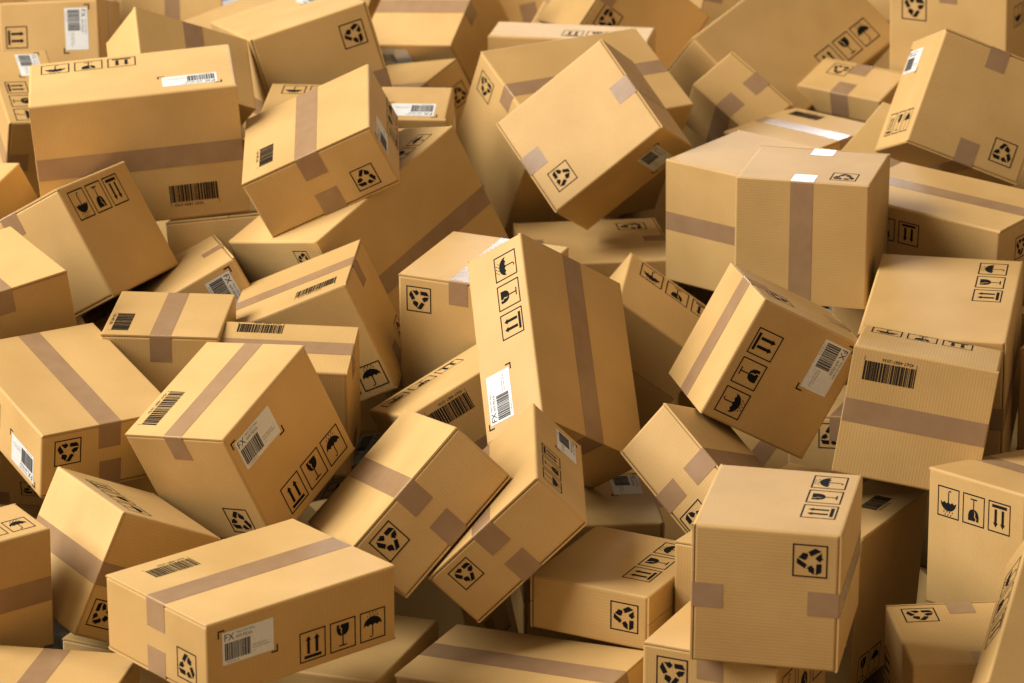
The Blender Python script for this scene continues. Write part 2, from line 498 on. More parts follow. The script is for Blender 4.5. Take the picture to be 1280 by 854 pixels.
# ------------------------------------------------------------------ the pile: label, centre, rotation, size (length, width, height), print on its faces, taped sides (True top, False bottom), tape width
BOXES = [
    ('brightly lit box with white label and barcode beside its tape, left of centre', (-0.5395, 5.8247, 1.0875), (0.86257, 0.01519, -0.21512, 0.45768), (0.2952, 0.2633, 0.2677),
     [('T', 'bar', 0.065, -0.0877, 1.09), ('S-', 'label', -0.0674, 0.0738, 1.09), ('E-', 'rec', 0.0636, -0.0757, 1.09), ('S-', 'arrows', -0.048, -0.0822, 1.09), ('S-', 'glass', 0.0253, -0.0822, 1.09), ('S-', 'umb', 0.0985, -0.0822, 1.09)], (True,), 0.0478),
    ('wide flat box at the left edge with broad tape, its white label upside down', (-0.9062, 5.9867, 1.1001), (-0.07525, 0.48719, 0.86902, 0.04235), (0.4075, 0.2947, 0.1433),
     [('E-', 'rec', 0.091, -0.0241, 1.0), ('S-', 'label', -0.1139, 0.0254, 1.0), ('S-', 'arrows', 0.0304, -0.0086, 1.0), ('S-', 'glass', 0.0976, -0.0086, 1.0), ('S-', 'umb', 0.1648, -0.0086, 1.0)], (True, False), 0.0472),
    ('long low box at bottom left with white label and three upright marks in front', (-0.4764, 5.2534, 0.9785), (0.93616, -0.00315, 0.00221, 0.35154), (0.425, 0.3116, 0.1487),
     [('T', 'bar', 0.103, -0.0992, 1.029), ('S-', 'label', -0.1235, 0.019, 1.029), ('E-', 'rec', 0.0931, -0.0231, 1.029), ('S-', 'arrows', 0.0197, -0.0286, 1.029), ('S-', 'glass', 0.0888, -0.0286, 1.029), ('S-', 'umb', 0.1579, -0.0286, 1.029)], (True, False), 0.0548),
    ('tilted box with bright taped top, right behind the long low box', (-0.2061, 5.6693, 1.0237), (0.3177, 0.51945, 0.7611, 0.22353), (0.4212, 0.3056, 0.1461),
     [('E-', 'rec', 0.0933, -0.0259, 1.0)], (True, False), 0.0496),
    ('box leaning on its corner, small white label and handling marks on its right side', (-0.0104, 5.6257, 1.0187), (0.25672, 0.65506, 0.64908, 0.28929), (0.3664, 0.2932, 0.1365),
     [('E-', 'rec', 0.0877, -0.0237, 0.87), ('S+', 'label', -0.1066, 0.0208, 0.87), ('S+', 'arrows', 0.0124, -0.0249, 0.87), ('S+', 'glass', 0.0709, -0.0249, 0.87), ('S+', 'umb', 0.1293, -0.0249, 0.87)], (True, False), 0.0488),
    ('tall flat box standing on end in the middle, white label on its bright side', (0.0902, 6.0769, 1.1677), (-0.47289, 0.47462, 0.74105, -0.04429), (0.4319, 0.3238, 0.1503),
     [('S-', 'label', -0.125, 0.027, 1.017), ('S-', 'arrows', 0.0217, -0.0263, 1.017), ('S-', 'glass', 0.09, -0.0263, 1.017), ('S-', 'umb', 0.1583, -0.0263, 1.017)], (True, False), 0.0558),
    ('tilted box with two tape tabs, between the tall middle box and front right cube', (0.4029, 5.8359, 0.9916), (0.86578, 0.16737, 0.28384, 0.37663), (0.2128, 0.3024, 0.143),
     [('E-', 'rec', 0.0738, -0.0327, 1.0)], (True, False), 0.0483),
    ('large upright cube at lower right, recycling mark on its front and handling marks on top', (0.4799, 5.2143, 1.0761), (0.55098, -0.55355, -0.44122, 0.44197), (0.3071, 0.2613, 0.2651),
     [('E-', 'rec', 0.0792, -0.0774, 1.077), ('S-', 'arrows', -0.0481, -0.0789, 1.096), ('S-', 'glass', 0.0255, -0.0789, 1.096), ('S-', 'umb', 0.0992, -0.0789, 1.096)], (True, False), 0.0457),
    ('big box with a barcode on its top, right behind the large front right cube', (0.6335, 5.9639, 0.7407), (0.5184, -0.04029, -0.00971, -0.85413), (0.3741, 0.3151, 0.333),
     [('T', 'bar', 0.0418, -0.0964, 1.0), ('S+', 'glass', -0.1195, -0.1295, 1.0), ('S+', 'umb', -0.0523, -0.1295, 1.0)], (True, False), 0.0505),
    ('box at the right edge with three upside down handling marks, tape on top', (1.0092, 5.6881, 0.9344), (0.0273, 0.4626, 0.88449, -0.05414), (0.2708, 0.2709, 0.276),
     [('S-', 'arrows', -0.066, -0.0777, 1.062), ('S-', 'glass', 0.0054, -0.0777, 1.062), ('S-', 'umb', 0.0767, -0.0777, 1.062)], (True, False), 0.0448),
    ('box at bottom right corner with recycling mark and two tape tabs on its top', (0.8645, 5.3458, 0.7466), (0.52224, 0.48522, 0.50959, -0.48181), (0.2814, 0.2813, 0.2878),
     [('E-', 'rec', 0.084, -0.0887, 1.12), ('S-', 'arrows', -0.0327, -0.1069, 1.0), ('S-', 'glass', 0.0345, -0.1069, 1.0), ('S-', 'umb', 0.1017, -0.1069, 1.0)], (True, False), 0.0505),
    ('blurred box cut off by the bottom right corner, narrow bright side with handling marks', (0.9576, 5.1577, 0.9475), (-0.27423, 0.75967, 0.58932, -0.02019), (0.4332, 0.1853, 0.0996),
     [('S-', 'arrows', -0.0278, -0.0053, 1.1), ('S-', 'glass', 0.0461, -0.0053, 1.1), ('S-', 'umb', 0.12, -0.0053, 1.1)], (True, False), 0.0505),
    ('box tipped toward the viewer at right, barcode above a wide horizontal tape band', (0.8239, 5.9466, 1.1096), (0.74803, 0.6521, -0.02151, -0.12143), (0.2895, 0.2638, 0.2468),
     [('T', 'bar', 0.067, -0.0859, 1.084), ('S+', 'arrows', -0.0517, -0.0819, 1.084), ('S+', 'glass', 0.0211, -0.0819, 1.084), ('S+', 'umb', 0.0939, -0.0819, 1.084)], (True, False), 0.0473),
    ('box with three handling marks on its flat top, right behind the horizontally taped barcode box', (0.9187, 6.3135, 1.0665), (0.57367, -0.53247, -0.47166, 0.40609), (0.4315, 0.3489, 0.3069),
     [('S-', 'arrows', 0.0168, -0.093, 1.065), ('S-', 'glass', 0.0883, -0.093, 1.065), ('S-', 'umb', 0.1599, -0.093, 1.065)], (True, False), 0.0505),
    ('tilted box right of centre with large handling marks and a white label on its front', (0.5215, 6.0557, 1.1795), (0.50549, -0.09145, 0.85573, 0.06206), (0.2674, 0.2419, 0.2509),
     [('S-', 'label', -0.0587, 0.0677, 1.009), ('E-', 'rec', 0.0328, -0.0602, 1.009), ('S-', 'arrows', -0.0494, -0.0739, 1.009), ('S-', 'glass', 0.0183, -0.0739, 1.009), ('S-', 'umb', 0.0861, -0.0739, 1.009)], (True, False), 0.0484),
    ('upright cube with vertical tape down its front and a small recycling mark on top', (0.6646, 6.6177, 1.2998), (0.56845, -0.42528, 0.56126, 0.42542), (0.2782, 0.2937, 0.2722),
     [('E-', 'rec', 0.0815, -0.0752, 1.0)], (True, False), 0.0496),
    ('large box tucked behind the left edge of the upright vertically taped cube', (0.5692, 7.0948, 1.1828), (0.68047, -0.65003, 0.23852, -0.23986), (0.2931, 0.3015, 0.2933),
     [], (True, False), 0.0447),
    ('box balanced on a corner at top centre with recycling mark and two tape tabs', (0.198, 7.2816, 1.3294), (0.81431, 0.19199, 0.37579, 0.39852), (0.2017, 0.2829, 0.3307),
     [('E-', 'rec', 0.0773, -0.1004, 1.0), ('S-', 'label', 0.0133, 0.0884, 1.0)], (True, False), 0.0505),
    ('flat topped box under the balanced box, recycling mark at the back of its top', (0.2029, 7.2841, 0.8733), (0.05085, 0.71171, 0.0125, -0.70052), (0.3771, 0.4321, 0.3567),
     [('E-', 'rec', 0.1311, -0.1089, 1.25)], (True, False), 0.0505),
    ('slanted box with upside down handling marks, right of the tall middle box', (0.2821, 6.6913, 1.0007), (-0.24963, -0.1824, 0.74266, -0.59403), (0.2448, 0.2448, 0.24),
     [('S-', 'arrows', -0.0855, -0.0776, 1.068), ('S-', 'glass', -0.0137, -0.0776, 1.068), ('S-', 'umb', 0.058, -0.0776, 1.068)], (False,), 0.0505),
    ('upright box left of the tall middle box, recycling mark and pale tape on top', (-0.0588, 6.4855, 1.124), (-0.02113, 0.83338, 0.55201, 0.01798), (0.2886, 0.2807, 0.2809),
     [('E-', 'rec', 0.0921, -0.0871, 1.011)], (True, False), 0.0444),
    ("sloping box with barcode on its shaded front, left of the tall middle box's foot", (-0.0718, 6.1252, 0.9858), (0.74542, 0.59636, -0.03348, 0.29593), (0.2885, 0.2885, 0.298),
     [('T', 'bar', 0.0589, -0.1048, 1.014), ('S+', 'arrows', -0.0418, -0.0885, 1.014), ('S+', 'glass', 0.0264, -0.0885, 1.014), ('S+', 'umb', 0.0945, -0.0885, 1.014)], (True, False), 0.0505),
    ('tilted box with long narrow tape and barcode on its sloping top, left of centre', (-0.4206, 6.4689, 1.0925), (0.04125, -0.20821, -0.02289, 0.97695), (0.2881, 0.2735, 0.2643),
     [('T', 'bar', 0.0667, -0.0852, 1.0), ('E-', 'rec', 0.096, -0.086, 1.0), ('S+', 'arrows', -0.0294, -0.083, 1.0), ('S+', 'glass', 0.0378, -0.083, 1.0), ('S+', 'umb', 0.105, -0.083, 1.0)], (True, False), 0.0494),
    ('box with barcode at the back of its top, just behind the brightly lit labelled box', (-0.4699, 6.1584, 1.059), (0.99531, 0.08854, 0.00685, -0.03847), (0.2808, 0.2007, 0.2501),
     [('T', 'bar', 0.0656, -0.0714, 1.0)], (True, False), 0.0505),
    ('box with tape over its front edge and barcode at left, behind the wide flat box', (-0.7263, 6.2775, 1.0844), (0.72777, 0.0227, -0.01533, 0.68528), (0.2514, 0.2486, 0.2504),
     [('T', 'bar', 0.0544, -0.0885, 1.0)], (True, False), 0.0447),
    ('shaded box with corner mark and half hidden white label, below the large upper left box', (-0.7235, 6.7287, 0.9669), (0.85062, -0.11897, 0.50961, 0.05092), (0.3608, 0.3937, 0.3605),
     [('S-', 'label', -0.1059, 0.124, 1.0)], (True, False), 0.0505),
    ('tilted dark orange box with three upside down handling marks, upper left', (-0.9977, 6.7365, 1.1982), (0.12774, -0.55924, 0.78428, -0.23629), (0.3274, 0.291, 0.2681),
     [('S-', 'arrows', -0.0623, -0.0813, 1.214), ('S-', 'glass', 0.0192, -0.0813, 1.214), ('S-', 'umb', 0.1008, -0.0813, 1.214)], (True, False), 0.0441),
    ('box at the left edge with bright taped top, below the tilted dark orange box', (-1.1226, 6.3335, 1.1514), (0.49791, -0.01589, -0.08194, 0.8632), (0.311, 0.2955, 0.2958),
     [], (True, False), 0.0434),
    ('large wide box at upper left with white label on top and barcode on its front', (-0.8779, 7.1064, 1.3714), (0.07253, -0.0204, 0.73184, -0.67729), (0.4764, 0.3112, 0.3194),
     [('S-', 'label', -0.133, 0.083, 1.164), ('T', 'bar', 0.1136, -0.0922, 1.164), ('S-', 'arrows', 0.0205, -0.1034, 1.164), ('S-', 'glass', 0.0987, -0.1034, 1.164), ('S-', 'umb', 0.1769, -0.1034, 1.164)], (True, False), 0.0512),
    ('tilted box at upper left with wide tape on its bright top, recycling mark in front', (-0.4344, 6.8797, 1.4012), (0.68544, -0.08795, -0.22591, 0.68659), (0.3352, 0.3211, 0.1557),
     [('T', 'bar', 0.0755, -0.0988, 0.95), ('E-', 'rec', 0.0956, -0.0303, 0.95), ('S-', 'label', -0.0958, 0.0148, 0.95), ('S-', 'arrows', 0.0024, -0.0401, 0.95), ('S-', 'glass', 0.0662, -0.0401, 0.95), ('S-', 'umb', 0.13, -0.0401, 0.95)], (True, False), 0.0552),
    ('big dark box with a long diagonal tape band, behind the upper left tilted box', (-0.3165, 6.9108, 1.1496), (0.61478, -0.65687, -0.42187, 0.11222), (0.4801, 0.3782, 0.3303),
     [('E-', 'rec', 0.1402, -0.0875, 0.851), ('S-', 'arrows', 0.065, -0.1055, 0.851), ('S-', 'glass', 0.1222, -0.1055, 0.851), ('S-', 'umb', 0.1794, -0.1055, 0.851)], (True, False), 0.0477),
    ('box at top left with recycling mark on its shaded front, above the tilted taped box', (-0.5264, 7.8654, 1.3076), (-0.32488, 0.51348, 0.60272, -0.51722), (0.5808, 0.4006, 0.3095),
     [('E-', 'rec', 0.1321, -0.0992, 1.082), ('S-', 'label', 0.0877, -0.0852, 1.0)], (True, False), 0.0528),
    ('box with bright left side and vertical tape, behind the large wide upper left box', (-0.8121, 7.4583, 1.4326), (0.75835, 0.02399, 0.37785, -0.53062), (0.222, 0.3172, 0.1504),
     [], (True, False), 0.0535),
    ('shaded box in the top left corner with sideways arrow mark and white label', (-1.1913, 8.0717, 1.3457), (0.71812, -0.05526, 0.68379, -0.117), (0.2645, 0.2645, 0.2645),
     [('S-', 'label', -0.0578, 0.0727, 1.0), ('S-', 'arrows', -0.0416, -0.0869, 1.0), ('S-', 'glass', 0.0256, -0.0869, 1.0), ('S-', 'umb', 0.0928, -0.0869, 1.0)], (True, False), 0.0505),
    ('box at the left edge with partly covered white label and sideways handling marks on top', (-1.2432, 7.7255, 1.2384), (0.61902, -0.51359, 0.5092, -0.30621), (0.3431, 0.2355, 0.1565),
     [('S-', 'label', -0.0998, 0.0213, 0.95), ('S-', 'arrows', 0.0063, -0.0294, 0.95), ('S-', 'glass', 0.0701, -0.0294, 0.95), ('S-', 'umb', 0.134, -0.0294, 0.95)], (True, False), 0.0505),
    ('part of a box with bright top at the left edge, above the tilted orange box', (-1.283, 7.1371, 1.1126), (0.87564, 0.00968, -0.22438, 0.42757), (0.2607, 0.2607, 0.2607),
     [], (True, False), 0.0505),
    ('box at the top edge with horizontal tape on its pale top, left of middle', (-0.2019, 8.6309, 1.2466), (0.9261, 0.29188, -0.11868, -0.2075), (0.2875, 0.288, 0.2875),
     [('S-', 'label', -0.0579, 0.095, 1.0)], (True, False), 0.0493),
    ('box with pale wedge shaped top and orange end, right below the horizontally taped top box', (-0.2812, 8.327, 1.0475), (0.38534, -0.18473, -0.12301, 0.89569), (0.3097, 0.3039, 0.304),
     [('E-', 'rec', 0.1029, 0.0651, 1.0)], (True, False), 0.0505),
    ('small level box with a white label along its front edge, behind the tilted taped box', (-0.2385, 7.4758, 1.2805), (-0.02749, 0.04665, 0.79378, -0.60579), (0.1795, 0.1794, 0.1623),
     [('S-', 'label', -0.0028, 0.0349, 1.0)], (True, False), 0.0505),
    ('long box with tape across its tan top and recycling mark, behind the balanced box', (0.1476, 7.7584, 1.213), (-0.23682, 0.93312, 0.2635, -0.06137), (0.4658, 0.3088, 0.3644),
     [('E-', 'rec', 0.0931, -0.1133, 1.121)], (True, False), 0.0459),
    ('thin pale topped box lying level at the top, behind the long tan taped box', (0.1615, 8.1637, 1.2567), (0.72075, -0.68657, 0.06472, -0.0703), (0.4295, 0.2524, 0.1455),
     [('S-', 'arrows', 0.0061, -0.0178, 0.95), ('S-', 'glass', 0.07, -0.0178, 0.95), ('S-', 'umb', 0.1338, -0.0178, 0.95)], (True, False), 0.0505),
    ('large shaded box at the top edge with a recycling mark turned on its point', (0.3165, 8.6545, 1.3052), (0.28972, 0.4818, 0.7598, 0.32655), (0.2875, 0.2569, 0.3228),
     [('E-', 'rec', 0.0553, -0.0969, 1.17)], (False,), 0.0505),
    ('very large tan box at top right with arrows, glass and umbrella marks', (0.7037, 8.4746, 1.1821), (0.85501, -0.29569, -0.28521, 0.31652), (0.57, 0.423, 0.3483),
     [('S-', 'arrows', 0.0258, -0.1048, 1.22), ('S-', 'glass', 0.1077, -0.1048, 1.22), ('S-', 'umb', 0.1897, -0.1048, 1.22)], (True, False), 0.0505),
    ('plain tilted box with two tape tabs, in front of the very large tan box', (0.5989, 8.0484, 1.1868), (0.67624, -0.00467, 0.52178, 0.52002), (0.1938, 0.2218, 0.1541),
     [], (True, False), 0.0503),
    ('small flat box with recycling mark and two tape tabs, beside the top right boxes', (0.9215, 8.2027, 1.2096), (0.26063, 0.70959, 0.38434, -0.52994), (0.0709, 0.2554, 0.1584),
     [('E-', 'rec', 0.0557, -0.0342, 1.0)], (True, False), 0.053),
    ('upright box cut off by the top right corner, recycling mark at left on its front', (1.2434, 8.2805, 1.3714), (-0.01298, 0.86774, 0.49596, 0.02986), (0.3222, 0.3376, 0.322),
     [('E-', 'rec', 0.0969, -0.0825, 1.25), ('S+', 'arrows', -0.0478, -0.0699, 1.0), ('S+', 'glass', 0.0194, -0.0699, 1.0), ('S+', 'umb', 0.0866, -0.0699, 1.0)], (True, False), 0.0505),
    ('large tilted box at top right, bright left side with white label and narrow marks', (1.0899, 7.3038, 1.382), (0.64937, 0.00233, 0.25903, 0.71499), (0.278, 0.2889, 0.2899),
     [('E-', 'rec', 0.0865, -0.0837, 1.011), ('S+', 'label', -0.0639, 0.0834, 1.011), ('S+', 'arrows', -0.0624, -0.0824, 1.011), ('S+', 'glass', 0.0055, -0.0824, 1.011), ('S+', 'umb', 0.0734, -0.0824, 1.011)], (True, False), 0.049),
    ('box at the right edge with arrows pointing down, under the large tilted box', (0.988, 6.7892, 1.156), (-0.01186, 0.32063, 0.94687, 0.02214), (0.4177, 0.2901, 0.3354),
     [('E-', 'rec', 0.043, -0.1043, 0.915), ('S-', 'arrows', 0.0188, -0.111, 0.915), ('S-', 'glass', 0.0803, -0.111, 0.915), ('S-', 'umb', 0.1418, -0.111, 0.915)], (True, False), 0.0505),
    ('box with white glare on its tape and a barcode, behind the upright vertically taped cube', (0.7506, 7.7907, 1.0714), (0.9273, 0.02062, -0.00803, -0.37366), (0.2843, 0.287, 0.2843),
     [('T', 'bar', 0.0648, -0.0977, 1.0)], (True, False), 0.0485),
    ('low box near bottom centre, recycling mark on its ribbed front, handling marks on top', (0.2131, 5.5783, 0.8803), (0.60396, -0.60775, -0.36495, 0.36424), (0.2849, 0.1112, 0.2532),
     [('E-', 'rec', 0.0054, -0.0746, 1.024), ('S-', 'arrows', -0.0472, -0.0656, 1.026), ('S-', 'glass', 0.0217, -0.0656, 1.026), ('S-', 'umb', 0.0906, -0.0656, 1.026)], (), 0.0505),
    ('box cut off at the bottom centre with a tape band along its dim top', (0.0442, 5.4326, 0.637), (0.95203, 0.04394, -0.07863, -0.29244), (0.4501, 0.2173, 0.3068),
     [], (True, False), 0.0505),
    ('dim box under the right end of the long low box', (-0.3555, 5.6343, 0.5777), (0.56354, -0.58384, -0.40481, 0.42153), (0.3394, 0.3239, 0.3239),
     [], (True, False), 0.0505),
    ('box right under the large front right cube, recycling mark at its left', (0.411, 5.2429, 0.8088), (0.01292, 0.8446, 0.53518, -0.00827), (0.2605, 0.2621, 0.2604),
     [('E-', 'rec', 0.0727, -0.0778, 1.071), ('S+', 'arrows', -0.0892, -0.0633, 1.21), ('S+', 'glass', -0.0079, -0.0633, 1.21), ('S+', 'umb', 0.0734, -0.0633, 1.21)], (True, False), 0.0505),
    ('sliver of ribbed box behind the left edge of the large front right cube', (0.4797, 5.5225, 0.8875), (0.85974, -0.03365, 0.01681, 0.50934), (0.2533, 0.2533, 0.2533),
     [], (True, False), 0.0505),
    ('box tipped on edge at bottom left with bright taped face and stretched handling marks', (-0.7701, 5.5963, 0.9237), (0.2331, 0.4003, 0.75053, 0.4713), (0.2691, 0.2534, 0.2361),
     [('E-', 'rec', 0.0742, -0.0742, 0.95), ('S+', 'arrows', -0.0502, -0.0591, 0.95), ('S+', 'glass', 0.0137, -0.0591, 0.95), ('S+', 'umb', 0.0775, -0.0591, 0.95)], (True, False), 0.0459),
    ('box cut off by the left edge near the bottom, umbrella mark on its top', (-0.9863, 5.4324, 0.9439), (0.69339, -0.64732, -0.2213, 0.2263), (0.1906, 0.245, 0.1378),
     [('S-', 'arrows', -0.0605, -0.0209, 0.85), ('S-', 'glass', -0.0034, -0.0209, 0.85), ('S-', 'umb', 0.0537, -0.0209, 0.85)], (True, False), 0.0506),
    ('box in the bottom left corner with broad tape across its bright top', (-0.8705, 5.1619, 0.7246), (0.7512, -0.01838, 0.03122, 0.65909), (0.3014, 0.317, 0.3018),
     [], (True, False), 0.0501),
    ('box in shadow with white label on its top, under the tall middle box', (0.1528, 5.9723, 0.7654), (0.51972, -0.52378, 0.47707, -0.47745), (0.2903, 0.285, 0.285),
     [('S-', 'label', -0.0706, 0.0896, 1.0)], (True, False), 0.0505),
    ('dark box with vertical tape at the top edge, behind the bright sided box', (-1.0004, 8.9085, 1.2323), (0.68218, 0.25546, 0.33539, -0.59739), (0.3041, 0.2929, 0.2974),
     [], (True, False), 0.0429),
    ('pale strip of a box top at the top edge, between two upper left boxes', (-0.697, 8.3705, 1.2408), (0.93367, 0.08922, -0.06338, 0.341), (0.2753, 0.2753, 0.2753),
     [], (True, False), 0.0505),
    ('dark box with a pointed top at the top edge, middle of the photo', (0.2457, 9.0845, 0.9519), (0.78509, 0.14677, 0.20724, 0.56492), (0.5269, 0.466, 0.4666),
     [], (True, False), 0.0505),
    ('slanted tan box side between the small flat box and the large tilted box at right', (0.986, 7.5548, 1.1219), (-0.46722, -0.1212, -0.16147, 0.86078), (0.2667, 0.2667, 0.2667),
     [], (True, False), 0.0505),
    ('box in shadow under the wide flat left box, part of a recycling mark showing', (-1.1355, 6.5389, 0.868), (0.6759, 0.25024, -0.19284, 0.66584), (0.2715, 0.2737, 0.266),
     [('E-', 'rec', 0.0817, -0.0568, 1.0)], (True, False), 0.0505),
    ('box with part of a white label, between the bright labelled box and tilted box', (-0.4619, 7.0215, 0.6803), (0.53999, -0.05681, 0.73677, 0.40294), (0.2542, 0.259, 0.2534),
     [('S-', 'label', -0.0526, 0.0254, 1.0), ('S-', 'arrows', -0.0463, 0.0067, 1.0), ('S-', 'glass', 0.0209, 0.0067, 1.0), ('S-', 'umb', 0.0881, 0.0067, 1.0)], (True, False), 0.0505),
    ('box in deep shadow with part of a recycling mark, under the tilted labelled box', (0.7839, 6.6512, 0.7597), (0.79838, -0.06404, 0.04331, 0.59718), (0.3751, 0.2416, 0.2233),
     [('E-', 'rec', -0.023, 0.0671, 1.0)], (True, False), 0.0505),
    ('corner of a box at the right edge, beside the box with flat marked top', (1.3137, 6.6236, 0.9969), (0.91247, 0.0885, -0.07586, 0.39219), (0.2644, 0.2644, 0.2644),
     [], (), 0.0505),
    ('lower corner of a box at the right edge, beside the horizontally taped barcode box', (1.2559, 6.278, 1.037), (0.88954, 0.07687, -0.0664, 0.44542), (0.2566, 0.2566, 0.2566),
     [], (True, False), 0.0505),
    ('dim box top under the tipped box near the bottom left', (-0.7069, 5.6913, 0.6123), (0.83686, 0.00229, 0.00901, 0.54734), (0.2744, 0.2744, 0.2744),
     [], (True, False), 0.0505),
    ('small pale box top with umbrella mark, behind the tilted box at upper left', (-0.4751, 7.3919, 1.2595), (-0.02674, 0.02642, 0.74444, -0.66663), (0.2559, 0.2559, 0.2559),
     [('S-', 'arrows', -0.0675, -0.0849, 1.0), ('S-', 'glass', -0.0003, -0.0849, 1.0), ('S-', 'umb', 0.0669, -0.0849, 1.0)], (True, False), 0.0505),
    ('shaded ribbed box front directly under the large wide upper left box', (-0.6542, 7.0727, 1.0416), (0.67352, -0.12107, 0.05885, 0.72681), (0.3009, 0.2932, 0.2932),
     [], (), 0.0505),
    ('strip of box in shadow left of the box with three upside down marks', (0.9557, 6.3299, 0.375), (0.35547, 0.50845, 0.65957, 0.42436), (0.3323, 0.3127, 0.1515),
     [], (True, False), 0.0505),
    ('dark box in the gap below the two corner standing boxes at bottom centre', (-0.1934, 6.2493, 0.5641), (0.97586, -0.0795, -0.13589, -0.15135), (0.2722, 0.2483, 0.2483),
     [], (True, False), 0.0505),
    ('bit of box in the dark gap between the shadowed label box and front right cube', (0.3366, 6.3451, 0.6771), (-0.29685, 0.04085, -0.19672, 0.93355), (0.2775, 0.2531, 0.2531),
     [], (True, False), 0.0505),
    ('pale sliver of box between the very large tan box and top right corner box', (1.1589, 9.4132, 1.028), (0.93128, 0.35415, -0.07661, 0.0377), (0.2786, 0.26, 0.26),
     [], (True, False), 0.0505),
    ('box in shadow under the long tan taped box, above the flat topped box', (0.3742, 8.012, 0.8696), (-0.36096, -0.50621, 0.19761, 0.75789), (0.2827, 0.2638, 0.2638),
     [], (True, False), 0.0505),
    ('bit of box at the top edge left of the very large tan box', (0.7117, 9.0472, 1.3197), (0.45201, 0.60927, 0.47033, 0.45085), (0.2924, 0.2667, 0.2667),
     [], (True, False), 0.0505),
    ('box strip at the top edge just right of the horizontally taped top box', (0.006, 9.4612, 1.2113), (0.75768, -0.0581, -0.21433, -0.61368), (0.2761, 0.2577, 0.2577),
     [], (True, False), 0.0505),
    ('box in deep shadow under the tilted labelled box, behind the front right cube', (0.5678, 6.849, 0.5266), (0.85818, 0.10147, -0.12029, 0.48864), (0.2725, 0.2543, 0.2543),
     [], (True, False), 0.0505),
]

for i, (label, loc, quat, dims, decals, taped, tape_w) in enumerate(BOXES):
    carton(label, loc, quat, dims, decals, taped, tape_w, i)

